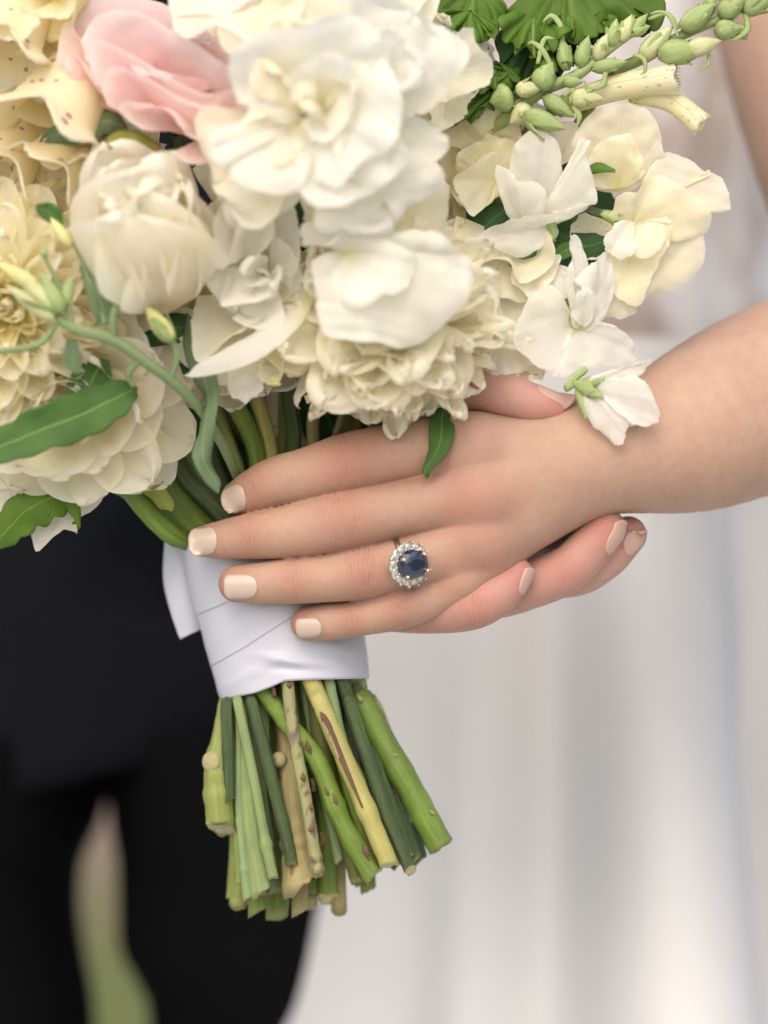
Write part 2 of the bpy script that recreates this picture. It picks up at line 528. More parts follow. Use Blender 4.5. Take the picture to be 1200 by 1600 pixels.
# ------------------------------------------------------------------ bodies from distance fields
def sdf_chain(P, C, Rr):
    lo_, hi_ = (C - Rr[:, None]).min(0), (C + Rr[:, None]).max(0)
    out = np.linalg.norm(np.maximum(np.maximum(lo_ - P, P - hi_), 0), axis=1)
    near = out < 0.021                       # farther off, the distance to the box will do
    if not near.any():
        return out
    P = P[near].astype(np.float32)
    d = np.full(len(P), 1e3, np.float32)
    for i in range(len(C) - 1):
        a, ab = C[i].astype(np.float32), (C[i + 1] - C[i]).astype(np.float32)
        r_ = P - a
        t = np.clip((r_ @ ab) / np.float32(max(ab @ ab, 1e-12)), 0, 1)
        r_ -= t[:, None] * ab
        np.minimum(d, np.sqrt(np.einsum('ij,ij->i', r_, r_)) - np.float32(Rr[i]) - t * np.float32(Rr[i + 1] - Rr[i]), out=d)
    out[near] = d
    return out


def chain(rows, n=20, fwd=0.0):
    p = spline(rows, n)
    C = np.array([W(*r[:3]) for r in p])
    return C, np.array([r[3] * S(r[2]) for r in p])


def smin(a, b, k):
    h = np.maximum(k - np.abs(a - b), 0) / k
    return np.minimum(a, b) - h * h * h * k / 6


def polygonize(f, lo, hi, h):
    B = 8
    nb = np.ceil((np.asarray(hi) - lo) / (h * B)).astype(int)
    n = nb * B
    ii = np.stack(np.meshgrid(*[np.arange(k) for k in nb], indexing='ij'), -1).reshape(-1, 3)
    cen = lo + (ii * B + B / 2) * h
    dc = f(cen)
    arr = np.repeat(np.repeat(np.repeat(np.where(dc < 0, -9e-3, 9e-3).reshape(nb), B, 0), B, 1), B, 2).astype(np.float32)
    near = ii[np.abs(dc) < h * B * 0.5 * 1.74 + 4 * h]
    o = np.stack(np.meshgrid(*[np.arange(B)] * 3, indexing='ij'), -1).reshape(-1, 3)
    for c0 in range(0, len(near), 250):
        blk = near[c0:c0 + 250]
        idx = (blk[:, None, :] * B + o[None]).reshape(-1, 3)
        arr[idx[:, 0], idx[:, 1], idx[:, 2]] = f(lo + idx * h)
    g = openvdb.FloatGrid(9e-3)
    g.copyFromArray(arr)
    pts, tri, quad = g.convertToPolygons(0.0, 0.0)
    F = [tuple(int(x) for x in q) for q in quad] + [tuple(int(x) for x in q) for q in tri]
    return lo + pts.astype(float) * h, F


def smooth_verts(V, F, it=2, lam=0.5):
    E = np.array([(q[i], q[(i + 1) % len(q)]) for q in F for i in range(len(q))])
    N = len(V)
    c = np.bincount(E[:, 0], minlength=N) + np.bincount(E[:, 1], minlength=N)
    for _ in range(it):
        s_ = np.stack([np.bincount(E[:, 0], V[E[:, 1], k], N) + np.bincount(E[:, 1], V[E[:, 0], k], N) for k in range(3)], 1)
        V = V + lam * (s_ / c[:, None] - V)
    return V


def skin_attrs(V, fingers, spots):
    """redness, distance along the finger from a joint (mm), strength of the creases there"""
    red = np.zeros(len(V)); js = np.zeros(len(V)); jm = np.zeros(len(V))
    for (px, py, d, rad, a) in spots:
        q = np.linalg.norm(V - W(px, py, d), axis=1) / (rad * K)
        red = np.maximum(red, a * np.exp(-q * q))
    for (x0, y0, d0, x1, y1, wdt, a) in fingers:       # joint centre, a point further along, half length px
        c, e = W(x0, y0, d0), W(x1, y1, d0)
        ax = unit(e - c)
        rel = V - c
        s_ = rel @ ax
        away = np.linalg.norm(rel - s_[:, None] * ax, axis=1)
        m = a * np.exp(-(s_ / (wdt * K)) ** 2) * (away < 52 * K) * np.clip(2.0 - away / (40 * K), 0, 1)
        m *= np.clip(-(rel[:, 1]) / (18 * K), 0, 1)
        up = m > jm
        js[up] = s_[up] * 1000
        jm = np.maximum(jm, m)
    return {'redness': red, 'joint_s': js, 'joint_m': jm}


def nail(parent, body_bvh, c, along, normal, length, width, mat, square=0.6, lift=0.30, label=None):
    """a curved plate laid on the fingertip: sampled on the skin, lifted off it, thick at the free end"""
    c, t, n = np.asarray(c), unit(along), unit(normal)
    n = unit(n - t * (n @ t))
    b = np.cross(t, n)
    NU, NV = 15, 13
    h_ = body_bvh.ray_cast(Vector(c + n * 0.02), Vector(-n))[0]
    h0 = float((np.array(h_) - c) @ n) if h_ is not None else 0.0
    P = np.zeros((NU, NV, 3))
    for i in range(NU):
        u = i / (NU - 1)                     # 0 cuticle, 1 free edge
        for j in range(NV):
            v = j / (NV - 1) * 2 - 1
            e0 = math.sqrt(max(0, 1 - abs(v) ** 2.4)) * 0.42 + 0.06      # round cuticle
            e1 = (1 - abs(v) ** (2 + 3 * square)) * (0.28 - 0.16 * square) + 0.42
            s_ = -e0 + (e0 + e1) * u
            q = c + t * s_ * length + b * v * width * 0.5
            hit = body_bvh.ray_cast(Vector(q + n * 0.02), Vector(-n))
            base = np.array(hit[0]) if hit[0] is not None else q
            hq = (base - c) @ n
            if abs(hq - h0) > 0.0045:            # the ray slipped past this fingertip
                hq = h0 - 0.35 * width * v * v
            flat_h = -0.30 * width * v * v * 0.5 - 0.05 * length * max(0, u - .3) ** 2
            hq = max(hq, h0 + flat_h - 0.0012) if u > 0.55 else hq
            P[i, j] = q + n * (hq + 0.001 * lift * (1 - 0.75 * abs(v) ** 6) * min(1, 0.25 + u * 3))
    for _ in range(2):
        Q = P.copy()
        Q[1:-1, 1:-1] = (P[1:-1, 1:-1] * 2 + P[:-2, 1:-1] + P[2:, 1:-1] + P[1:-1, :-2] + P[1:-1, 2:]) / 6
        P = Q
    V, F = thicken(P, NU, NV, 0.00045)
    return obj('nail', V, F, mat, parent, label=label)


# ------------------------------------------------------------------ bride
bride = empty('person', W(930, 800, 1600)[:2].tolist() + [0.0],
              'bride in white satin skirt and lace bodice, ring hand laid over the bouquet handle', 'person')
F_IDX = [(372, 778, 30, 27), (400, 766, 18, 35), (432, 752, 8, 39), (480, 741, -2, 42), (545, 723, -13, 47.5), (605, 709, -7, 45), (640, 704, -1, 46.5), (660, 699, 2, 46), (738, 702, 8, 52)]
F_MID = [(320, 846, 24, 25), (350, 843, 14, 31), (390, 838, 6, 36), (455, 830, -4, 42), (543, 812, -15, 47.5), (612, 798, -7, 45.5), (680, 784, -4, 47), (752, 772, -2, 54)]
F_RNG = [(371, 912, 16, 30), (410, 911, 6, 33), (455, 908, -2, 36), (515, 903, -8, 38), (566, 895, -13, 42), (616, 884, -7, 40.5), (680, 866, 0, 43), (752, 840, 8, 48)]
F_PNK = [(481, 974, 26, 27), (512, 971, 18, 30), (548, 967, 12, 29), (620, 951, 5, 33.5), (672, 934, 11, 31.5), (722, 906, 16, 36), (765, 868, 26, 40)]
PALM = [
    [(738, 702, 8, 52), (830, 697, 18, 50), (935, 690, 36, 58)],
    [(752, 772, -2, 54), (840, 742, 12, 56), (935, 708, 32, 62)],
    [(752, 840, 8, 48), (830, 790, 20, 52), (935, 720, 36, 60)],
    [(765, 868, 26, 40), (802, 832, 32, 43), (868, 788, 40, 46), (935, 738, 46, 50)],
    [(720, 760, 40, 50), (820, 760, 60, 52), (930, 715, 56, 58)],
]
FORE = [(900, 708, 44, 70), (935, 704, 48, 76), (970, 703, 58, 87), (1020, 697, 82, 105), (1100, 668, 130, 130), (1200, 624, 200, 144), (1330, 580, 280, 150), (1425, 555, 340, 152)]
UPPER = [(1425, 555, 340, 150), (1400, 400, 420, 165), (1345, 180, 540, 185), (1308, 20, 620, 192), (1285, -140, 700, 200)]
THUMB = [(860, 705, 60, 50), (790, 700, 110, 46), (700, 705, 190, 42), (610, 730, 262, 38), (530, 765, 290, 32), (490, 780, 292, 26)]
b_f = [chain(r, 22) for r in (F_IDX, F_MID, F_RNG, F_PNK)]
b_p = [chain(r, 10) for r in PALM]
b_a, b_u, b_t = chain(FORE, 30), chain(UPPER, 10), chain(THUMB, 14)


def bride_f(P):
    d = sdf_chain(P, *b_p[0])
    for c in b_p[1:]:
        d = smin(d, sdf_chain(P, *c), 0.010)
    d = smin(d, sdf_chain(P, *b_a), 0.016)
    d = smin(d, sdf_chain(P, *b_u), 0.02)
    d = smin(d, sdf_chain(P, *b_t), 0.012)
    for kx, ky, kd, kr in ((752, 776, -10, 50), (738, 704, -2, 50), (752, 842, 0, 46), (722, 902, 10, 34)):
        d = smin(d, np.linalg.norm(P - W(kx, ky, kd), axis=1) - kr * K, 0.006)
    fs = [sdf_chain(P, *c) for c in b_f]
    f = np.minimum(np.minimum(fs[0], fs[1]), np.minimum(fs[2], fs[3]))
    f = smin(f, f, 1e-9)
    return smin(d, f, 0.008)


lo = W(270, 1010, -70); lo = np.array([lo[0], -0.02, EYE - 0.05])
hi = np.array([0.255, 0.20, EYE + 0.235])
V, F = polygonize(bride_f, lo, hi, 0.00055)
V = smooth_verts(V, F, 5, 0.5)
at = skin_attrs(V,
    [(545, 722, -12, 500, 732, 34, 1.0), (540, 812, -14, 490, 822, 36, 1.0), (567, 896, -12, 520, 903, 26, 1.0), (622, 950, 6, 580, 958, 22, .8),
     (395, 768, 18, 360, 780, 14, .55), (388, 838, 6, 350, 842, 16, .6), (462, 908, -2, 420, 911, 15, .6), (548, 967, 12, 510, 971, 14, .6)],
    [(545, 715, -55, 60, .8), (540, 812, -60, 60, .6), (568, 896, -50, 42, .75), (622, 950, -25, 36, .7), (395, 765, -20, 40, .6), (390, 838, -30, 38, .6),
     (460, 908, -38, 34, .6), (547, 967, -18, 30, .6), (360, 778, 10, 46, .7), (305, 846, 10, 46, .75), (352, 912, 0, 44, .8), (462, 975, 10, 40, .8), (735, 790, -55, 70, .65), (728, 700, -45, 70, .35),
     (748, 850, -40, 60, .55), (700, 905, -15, 36, .5), (650, 760, -40, 60, .25)])
body = obj('body', V, F, M['bride_skin'], bride, attrs=at)
bvh = BVHTree.FromPolygons([tuple(v) for v in V], F)
nail(bride, bvh, W(368, 778, 0), W(345, 783, 12) - W(390, 771, 0), (-0.34, -0.93, 0.10), 38 * K, 42 * K, M['nude_polish'], .2)
nail(bride, bvh, W(321, 845, 0), W(300, 847, 8) - W(345, 843, 0), (-0.16, -0.97, 0.14), 44 * K, 44 * K, M['nude_polish'], .5)
nail(bride, bvh, W(380, 915, 0), W(340, 917, 6) - W(400, 914, 0), (-0.10, -0.97, -0.10), 53 * K, 39 * K, M['nude_polish'], 1.0)
nail(bride, bvh, W(484, 981, 0), W(450, 984, 8) - W(515, 977, 0), (-0.10, -0.97, -0.18), 41 * K, 32 * K, M['nude_polish'], 1.0)

# skirt: a bell of satin with soft hanging folds
NA, NZ = 220, 40
zt, zb = EYE + 0.07, 0.02
Cx, Cy = 0.092, 0.345
sv = []
for i in range(NZ):
    t = i / (NZ - 1)
    z = zt + (zb - zt) * t
    px_y = (EYE - z)
    rx = 0.082 + 0.145 * px_y * 1.0 + 0.03 * min(1, max(0, (px_y + .07) / .10))
    ry = 0.085 + 0.22 * max(px_y, 0) + 0.03
    cx = Cx + 0.02 * px_y
    for j in range(NA):
        a = j / NA * 2 * math.pi
        amp = 0.042 * min(1, max(0, (px_y + 0.05) / 0.16)) + 0.03 * max(0, px_y - .1)
        fold = amp * (math.sin(5 * a + 2.4 + 1.2 * t) * 0.7 + math.sin(9 * a + 2.2 - 1.5 * t) * 0.45 + 0.12 * math.sin(15 * a + 3 * t))
        fold *= 1 - 0.88 * math.exp(-((a - math.pi) / 1.25) ** 2)
        sv.append((cx + (rx + fold) * math.cos(a), Cy + (ry + fold) * math.sin(a), z))
obj('skirt', sv, grid_faces(NZ, NA, True), M['satin'], bride)
# bodice
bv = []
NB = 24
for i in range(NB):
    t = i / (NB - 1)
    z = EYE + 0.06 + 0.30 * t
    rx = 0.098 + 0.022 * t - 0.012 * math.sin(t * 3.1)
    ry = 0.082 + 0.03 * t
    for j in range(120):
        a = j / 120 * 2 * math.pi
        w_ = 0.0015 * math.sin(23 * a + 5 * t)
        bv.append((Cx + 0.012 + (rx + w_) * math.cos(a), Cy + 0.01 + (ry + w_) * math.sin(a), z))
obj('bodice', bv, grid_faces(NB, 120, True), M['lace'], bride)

# ------------------------------------------------------------------ groom
groom = empty('person', (-0.20, 0.45, 0.0), 'groom in black suit behind the bouquet, hand cupped under her wrist', 'person')
G = [
    [(864, 638, 2, 25), (835, 632, 2, 31), (790, 618, 14, 35), (730, 612, 50, 40), (660, 660, 130, 46), (590, 740, 250, 55)],
    [(808, 897, 16, 26), (780, 925, 8, 34), (742, 945, 14, 38), (690, 950, 44, 40), (620, 945, 84, 43), (575, 930, 190, 46), (500, 890, 290, 55)],
    [(946, 826, 50, 32), (917, 860, 46, 35), (884, 891, 48, 37), (830, 912, 66, 39), (760, 925, 96, 42), (650, 900, 170, 46), (540, 850, 290, 58)],
    [(981, 836, 96, 30), (944, 874, 94, 33), (890, 897, 104, 37), (800, 885, 105, 42), (680, 850, 190, 46), (560, 810, 300, 58)],
    [(930, 800, 125, 28), (880, 842, 138, 34), (800, 848, 158, 40), (680, 790, 215, 46), (560, 760, 300, 56)],
]
GP = [[(560, 760, 300, 60), (420, 800, 345, 70), (300, 840, 400, 85), (180, 880, 470, 95)], [(520, 880, 295, 58), (400, 850, 345, 70), (300, 850, 400, 85)], [(600, 740, 250, 52), (480, 780, 320, 64), (330, 830, 390, 80)]]
g_f = [chain(r, 22) for r in G]
g_p = [chain(r, 12) for r in GP]


def groom_f(P):
    d = sdf_chain(P, *g_p[0])
    for c in g_p[1:]:
        d = smin(d, sdf_chain(P, *c), 0.012)
    fs = [sdf_chain(P, *c) for c in g_f]
    f = fs[0]
    for x in fs[1:]:
        f = np.minimum(f, x)
    return smin(d, f, 0.010)


Vg, Fg = polygonize(groom_f, np.array([-0.105, -0.02, EYE - 0.055]), np.array([0.10, 0.13, EYE + 0.06]), 0.0007)
Vg = smooth_verts(Vg, Fg, 3, 0.5)
at = skin_attrs(Vg, [(742, 944, 20, 700, 950, 22, .7), (880, 890, 22, 850, 905, 24, .9), (915, 860, 24, 940, 830, 14, .5)],
    [(800, 895, 0, 55, .9), (745, 940, -10, 60, .8), (945, 820, 0, 60, 1), (880, 890, -15, 60, .9), (985, 830, 40, 50, .9), (870, 640, -20, 60, .8), (650, 950, 20, 80, .5), (760, 620, 0, 60, .5)])
obj('body', Vg, Fg, M['groom_skin'], groom, attrs=at)
bvh_g = BVHTree.FromPolygons([tuple(v) for v in Vg], Fg)
nail(groom, bvh_g, W(816, 907, 4), W(838, 880, 8) - W(802, 924, 8), (0.52, -0.70, -0.48), 40 * K, 27 * K, M['bare_nail'], .4, .12)
nail(groom, bvh_g, W(960, 843, 30), W(985, 806, 24) - W(944, 862, 24), (0.66, -0.62, -0.42), 54 * K, 32 * K, M['bare_nail'], .4, .14)
nail(groom, bvh_g, W(994, 852, 66), W(1018, 826, 60) - W(974, 870, 60), (0.60, -0.55, -0.56), 44 * K, 28 * K, M['bare_nail'], .4, .14)
nail(groom, bvh_g, W(862, 620, 0), W(888, 628, 0) - W(840, 616, 0), (0.25, -0.55, 0.8), 56 * K, 44 * K, M['bare_nail'], .3, .15)


def tube_rows(rows, n_around, close=True):
    """rows of (x, y, z, rx, ry) stacked rings in the place"""
    v = []
    for (x, y, z, rx, ry, *w_) in rows:
        for j in range(n_around):
            a = j / n_around * 2 * math.pi
            k = 1 + (w_[0] * math.sin(5 * a + 9 * z * 3) if w_ else 0)
            v.append((x + rx * k * math.cos(a), y + ry * k * math.sin(a), z))
    f = grid_faces(len(rows), n_around, True)
    if close:
        f.append(tuple(range(n_around))[::-1])
        f.append(tuple((len(rows) - 1) * n_around + j for j in range(n_around)))
    return v, f


jx, jy = -0.185, 0.41
hem = EYE - 0.1225
rows = []
for i in range(40):
    t = i / 39
    z = hem + 0.47 * t
    rows.append((jx, jy, z, 0.205 - 0.02 * math.sin(min(1, t * 1.4) * math.pi) + 0.01 * t, 0.125 + 0.01 * math.sin(t * 3), 0.012 * (1 - t)))
v, f = tube_rows(rows, 96)
v = np.array(v)
low = np.clip((hem + 0.12 - v[:, 2]) / 0.12, 0, 1)
hx = np.clip((v[:, 0] + 0.20) / 0.20, 0, 1)
v[:, 2] += low * 0.034 * hx * hx * (3 - 2 * hx)
obj('jacket', v, f, M['jacket'], groom)
# sleeve that ends behind the bouquet
C, Rr = chain([(390, 832, 370, 96), (300, 845, 410, 112), (200, 860, 470, 122), (60, 830, 620, 140), (-120, 740, 800, 170)], 24)
v, nn = [], 40
for i in range(len(C)):
    tdir = unit(C[min(i + 1, len(C) - 1)] - C[max(i - 1, 0)])
    e1 = unit(np.cross(tdir, (0, 0, 1))); e2 = np.cross(tdir, e1)
    for j in range(nn):
        a = j / nn * 2 * math.pi
        rr = Rr[i] * (1 + 0.03 * math.sin(3 * a + i))
        v.append(C[i] + e1 * rr * math.cos(a) + e2 * rr * math.sin(a))
f = grid_faces(len(C), nn, True)
V_, F_ = np.array(v), f
obj('sleeve', V_, F_, M['jacket'], groom)
E1 = []
for i in range(6):
    t = i / 5
    c = C[0] + (C[0] - C[1]) * 0.0 + unit(C[0] - C[2]) * (0.012 * (t - 0.4))
    for j in range(nn):
        a = j / nn * 2 * math.pi
        tdir = unit(C[1] - C[0]); e1 = unit(np.cross(tdir, (0, 0, 1))); e2 = np.cross(tdir, e1)
        E1.append(c + (e1 * math.cos(a) + e2 * math.sin(a)) * Rr[0] * 0.93)
obj('shirt_cuff', E1, grid_faces(6, nn, True), M['satin'], groom)


def leg(cx, edges, side):
    """edges: photo pixels of the inner outline at rows; the leg bulges away from it"""
    rows = []
    for (py, inner, rad) in edges:
        q = W(inner, py, 1750)
        x = q[0] + side * rad
        rows.append((x, 1750 * K, q[2], rad, rad * 1.12, 0.02))
    p = spline(rows, 46)
    v, f = tube_rows([tuple(r) for r in p], 48)
    return v, f


mm = 1.0
v, f = leg(0, [(1130, 172, .088), (1215, 168, .088), (1260, 163, .087), (1300, 152, .086), (1350, 131, .084), (1420, 129, .083), (1500, 140, .082), (1600, 152, .081), (2000, 150, .075), (3000, 120, .066), (4500, 110, .060)], -1)
obj('trouser_leg', v, f, M['trousers'], groom)
v, f = leg(0, [(1130, 160, .088), (1215, 166, .088), (1260, 170, .088), (1300, 176, .088), (1350, 186, .087), (1420, 189, .086), (1480, 194, .085), (1540, 224, .083), (1600, 238, .081), (2000, 260, .075), (3000, 290, .066), (4500, 300, .060)], 1)
obj('trouser_leg', v, f, M['trousers'], groom)
for sx in (-0.185, 0.02):
    sv_ = []
    for i in range(14):
        t = i / 13
        L_ = 0.27
        y = 0.42 - L_ * t
        wd = 0.046 * (1 - max(0, t - .7) ** 2 * 6) * (0.85 + 0.25 * math.sin(t * 3))
        ht = 0.085 * (1 - t) ** 1.3 + 0.035
        for j in range(16):
            a = j / 16 * 2 * math.pi
            sv_.append((sx + wd * math.cos(a), y, max(0.004, ht * 0.5 + ht * 0.5 * math.sin(a))))
    ff = grid_faces(14, 16, True) + [tuple(range(16))[::-1], tuple(13 * 16 + j for j in range(16))]
    obj('shoe', sv_, ff, M['leather'], groom)

# ------------------------------------------------------------------ engagement ring
ring = empty('ring', W(640, 881, -40), 'gold engagement ring with dark blue oval stone in a diamond halo on her finger', 'ring')
RC = W(634, 880, -5)
fax = unit(W(680, 866, 0) - W(598, 889, -8))                  # along the finger
rn = unit((0.50, -0.86, -0.06))
e1 = unit(np.array((1.0, 0, 0.16)) - rn * (np.array((1.0, 0, 0.16)) @ rn))
e2 = np.cross(rn, e1); e2 = e2 if e2[2] > 0 else -e2
u1 = unit(np.cross(fax, (0, -1, 0))); u2 = np.cross(fax, u1)
v = []
for i in range(64):
    a = i / 64 * 2 * math.pi
    rad = u1 * math.cos(a) + u2 * math.sin(a)
    for j in range(10):
        b = j / 10 * 2 * math.pi
        v.append(RC - fax * 7 * K + rad * (42.5 * K + 3.2 * K * math.cos(b)) + fax * 5.0 * K * math.sin(b))
f = []
for i in range(64):
    for j in range(10):
        f.append((i * 10 + j, i * 10 + (j + 1) % 10, (i + 1) % 64 * 10 + (j + 1) % 10, (i + 1) % 64 * 10 + j))
obj('band', v, f, M['white_gold'], ring)
HC = W(639, 881.5, -50)


def gem(c, n, a1, a2, ra, rb_, h, levels, sides, power, twist=0.0):
    """cut stone: rings of facets, (height, size, half-step)"""
    v = []
    for (z, k, hs) in levels:
        for i in range(sides):
            a = (i + 0.5 * hs) / sides * 2 * math.pi + twist
            ca, sa = math.cos(a), math.sin(a)
            r_ = (abs(ca) ** power + abs(sa) ** power) ** (-1 / power)
            v.append(c + a1 * ra * k * r_ * ca + a2 * rb_ * k * r_ * sa + n * h * z)
    f = [tuple(range(sides))[::-1]]
    for q in range(len(levels) - 1):
        s0, s1 = q * sides, (q + 1) * sides
        d = levels[q + 1][2] - levels[q][2]
        for i in range(sides):
            j = (i + 1) % sides
            if d == 0:
                f.append((s0 + i, s0 + j, s1 + j, s1 + i))
            elif d > 0:
                f += [(s0 + i, s0 + j, s1 + i), (s1 + i, s0 + j, s1 + j)]
            else:
                f += [(s0 + i, s1 + j, s1 + i), (s0 + i, s0 + j, s1 + j)]
    f.append(tuple((len(levels) - 1) * sides + i for i in range(sides)))
    return v, f


def ball(c, r_, squash=1.0, n=None, seg=10, rings=7):
    v, f = [], []
    n = unit(n) if n is not None else np.array((0, 0, 1.0))
    a1 = unit(np.cross(n, (0.3, 0.9, 0.2))); a2 = np.cross(n, a1)
    for i in range(rings):
        t = math.pi * (i + .02) / (rings - 1 + .04)
        for j in range(seg):
            a = j / seg * 2 * math.pi
            v.append(c + (a1 * math.cos(a) + a2 * math.sin(a)) * r_ * math.sin(t) + n * r_ * squash * math.cos(t))
    return v, grid_faces(rings, seg, True)


v, f = gem(HC + rn * 14 * K, rn, e1, e2, 26 * K, 22 * K, 11 * K,
           [(-1.3, .25, 0), (-.55, .72, 1), (-.05, 1, 0), (.06, 1, 0), (.36, .86, 1), (.62, .66, 0), (.74, .42, 1)], 10, 2.9, 0.26)
obj('sapphire', v, f, M['sapphire'], ring, smooth=False)
for i in range(14):
    a = i / 14 * 2 * math.pi + 0.2
    c = HC + e1 * 29.5 * K * math.cos(a) + e2 * 27.5 * K * math.sin(a)
    out_ = unit(e1 * math.cos(a) + e2 * math.sin(a))
    dn = unit(rn + out_ * 0.25)
    d1 = unit(np.cross(dn, out_)); d2 = np.cross(dn, d1)
    v, f = gem(c + rn * 4 * K, dn, d1, d2, 6.6 * K, 6.6 * K, 6 * K,
               [(-.9, .15, 0), (-.3, .72, 1), (0, 1, 0), (.08, 1, 0), (.38, .78, 1), (.52, .5, 0)], 8, 2.0, rng.random())
    obj('diamond', v, f, M['diamond'], ring, smooth=False)
    a2_ = a + math.pi / 14
    for rr_ in (34.5, 24):
        v, f = ball(HC + (e1 * 1.06 * rr_ * math.cos(a2_) + e2 * rr_ * math.sin(a2_)) * K + rn * 6 * K, 2.0 * K, 1.2, rn, 8, 5)
        obj('bead', v, f, M['white_gold'], ring)
for (x, y) in ((-.80, .62), (.74, .66), (.80, -.60), (-.72, -.72)):
    v, f = ball(HC + (e1 * x * 24 + e2 * y * 21) * K + rn * 19 * K, 3.3 * K, 1.7, rn, 10, 7)
    obj('prong', v, f, M['gold'], ring)
# the basket that carries the stones
v, f = [], []
for i in range(48):
    a = i / 48 * 2 * math.pi
    for j, (kk, zz) in enumerate(((1.0, 2.5), (1.08, 0.5), (0.98, -3), (0.7, -9), (0.62, -9), (0.62, 2.5))):
        sc = 1 + 0.06 * math.cos(14 * a)
        v.append(HC + (e1 * 33 * math.cos(a) + e2 * 31 * math.sin(a)) * K * kk * sc + rn * zz * K)
for i in range(48):
    for j in range(6):
        f.append((i * 6 + j, i * 6 + (j + 1) % 6, (i + 1) % 48 * 6 + (j + 1) % 6, (i + 1) % 48 * 6 + j))
obj('basket', v, f, M['white_gold'], ring)

# ------------------------------------------------------------------ ribbon round the stems
wrap = empty('ribbon', W(440, 960, 142), 'white satin ribbon wound round the bouquet stems under her fingers', 'ribbon')
DC = 142.0


def handle(py):
    L_ = np.interp(py, [800, 855, 930, 985, 1040, 1092, 1110], [272, 283, 301, 317, 330, 343, 347])
    R_ = np.interp(py, [800, 855, 985, 1060, 1110], [536, 545, 568, 577, 580])
    return (L_ + R_) / 2, (R_ - L_) / 2


def band(lower, upper, out, name, folds=()):
    NA, NB = 121, 25
    G_ = np.zeros((NB, NA, 3)); uv = np.zeros((NB, NA, 2))
    for j in range(NA):
        a = -math.pi / 2 + j / (NA - 1) * 2 * math.pi * 0.998        # starts behind
        ca, sa = math.cos(a), math.sin(a)
        x01 = (1 + ca) / 2
        y0 = np.interp(x01, *lower) if sa > -0.2 else np.interp(x01, [0, 1], [lower[1][0], lower[1][-1]])
        y1 = np.interp(x01, *upper) if sa > -0.2 else np.interp(x01, [0, 1], [upper[1][0], upper[1][-1]])
        for i in range(NB):
            t = i / (NB - 1)
            py = y0 + (y1 - y0) * t
            cx, rx = handle(py)
            px = cx + rx * ca
            w_ = out + 0.4 * math.sin(9 * a + .03 * py) + 1.3 * math.sin(4 * a + 1 + .02 * py)
            for (fx, fy, ang, ln, wd, am) in folds:
                dx, dy = px - fx, py - fy
                al, ac = dx * math.cos(ang) + dy * math.sin(ang), -dx * math.sin(ang) + dy * math.cos(ang)
                if sa > 0: w_ += am * math.exp(-(al / ln) ** 2 - (ac / wd) ** 2)
            G_[i, j] = W(cx + (rx + w_) * ca, py, DC - (100 + w_) * sa)
            uv[i, j] = (j / (NA - 1), t)
    V_, F_ = thicken(G_.reshape(-1, 3), NB, NA, 0.00022)
    obj(name, V_, F_, M['ribbon'], wrap, uv=np.vstack([uv.reshape(-1, 2)] * 2))


A0 = ([0, .06, .24, .36, .45, .62, .8, 1], [1093, 1092, 1083, 1073, 1064, 1062, 1061, 1060])
A1 = ([0, 1], [1015, 920])
B0 = ([0, .25, .55, .8, 1], [1043, 1011, 968, 938, 925])
B1 = ([0, 1], [930, 850])
C0 = ([0, .3, .6, 1], [962, 932, 905, 880])
C1 = ([0, 1], [842, 800])
band(A0, A1, 0.0, 'ribbon_band', [(446, 1032, 0.22, 40, 6, 5.5), (462, 1045, 0.05, 45, 6, -5), (395, 1050, -0.5, 60, 9, 2.5), (520, 1010, 0.25, 60, 10, 2.5), (500, 1035, 0.1, 70, 8, 2)])
band(B0, B1, 0.55, 'ribbon_band', [(430, 945, -0.45, 90, 12, 2), (370, 985, -0.5, 50, 9, 2)])
band(C0, C1, 1.1, 'ribbon_band', [(380, 890, -0.3, 80, 12, 2)])


# ------------------------------------------------------------------ sheet builders for petals and leaves
def fan(base, rim, bulge=0.0, ripple=(0, 0), ns=20, nv=61, seed=0, neck=0.12, power=0.9, closed=False):
    """petal from a base point to a rim drawn in the place: returns grid (ns, nv, 3) and uv"""
    rs = np.random.RandomState(seed + 11)
    rim_s = spline(rim, nv)
    b = np.asarray(base, float)
    G_ = np.zeros((ns, nv, 3)); uv = np.zeros((ns, nv, 2))
    v = np.linspace(-1, 1, nv)
    mid = rim_s.mean(0)
    side = rim_s - mid
    ph = rs.rand(4) * 6.28
    pf = 15 + 9 * rs.rand()
    for i in range(ns):
        s_ = (i / (ns - 1)) ** 0.85
        # rows leave the base as a narrow neck and open towards the rim
        row = b + (mid - b) * s_ + side * (neck * (1 - s_) * s_ * 2 + s_ ** power * 1.0) * 1.0
        row = row.copy()
        env = math.sin(math.pi * min(1, s_ * 0.96 + 0.04)) ** 0.8
        row[:, 2] -= bulge * env * (1 - 0.35 * v ** 2)
        if ripple[0]:
            e_ = s_ ** 1.6
            row[:, 2] += ripple[0] * e_ * (np.sin(ripple[1] * v + ph[0] + 0.8 * s_) * 0.7 + 0.45 * np.sin(ripple[1] * 1.9 * v + ph[1] - s_ * 2))
            row[:, 1] += ripple[0] * 0.35 * e_ * np.sin(ripple[1] * 1.4 * v + ph[2])
            row[:, 2] += ripple[0] * 0.5 * np.sin(5 * s_ + ph[3]) * np.cos(2.2 * v + ph[1]) * s_
        pl = 0.55 * s_ ** 1.3
        row[:, 2] += pl * (np.sin(pf * v + ph[1]) + .6 * np.sin(pf * 1.7 * v + ph[2] + 2 * s_))
        row[:, 1] += pl * .5 * s_ ** 3 * np.sin(pf * 1.2 * v + ph[0])
        G_[i] = [W(*q) for q in row]
        uv[i, :, 0] = (v + 1) / 2
        uv[i, :, 1] = s_
    return G_, uv


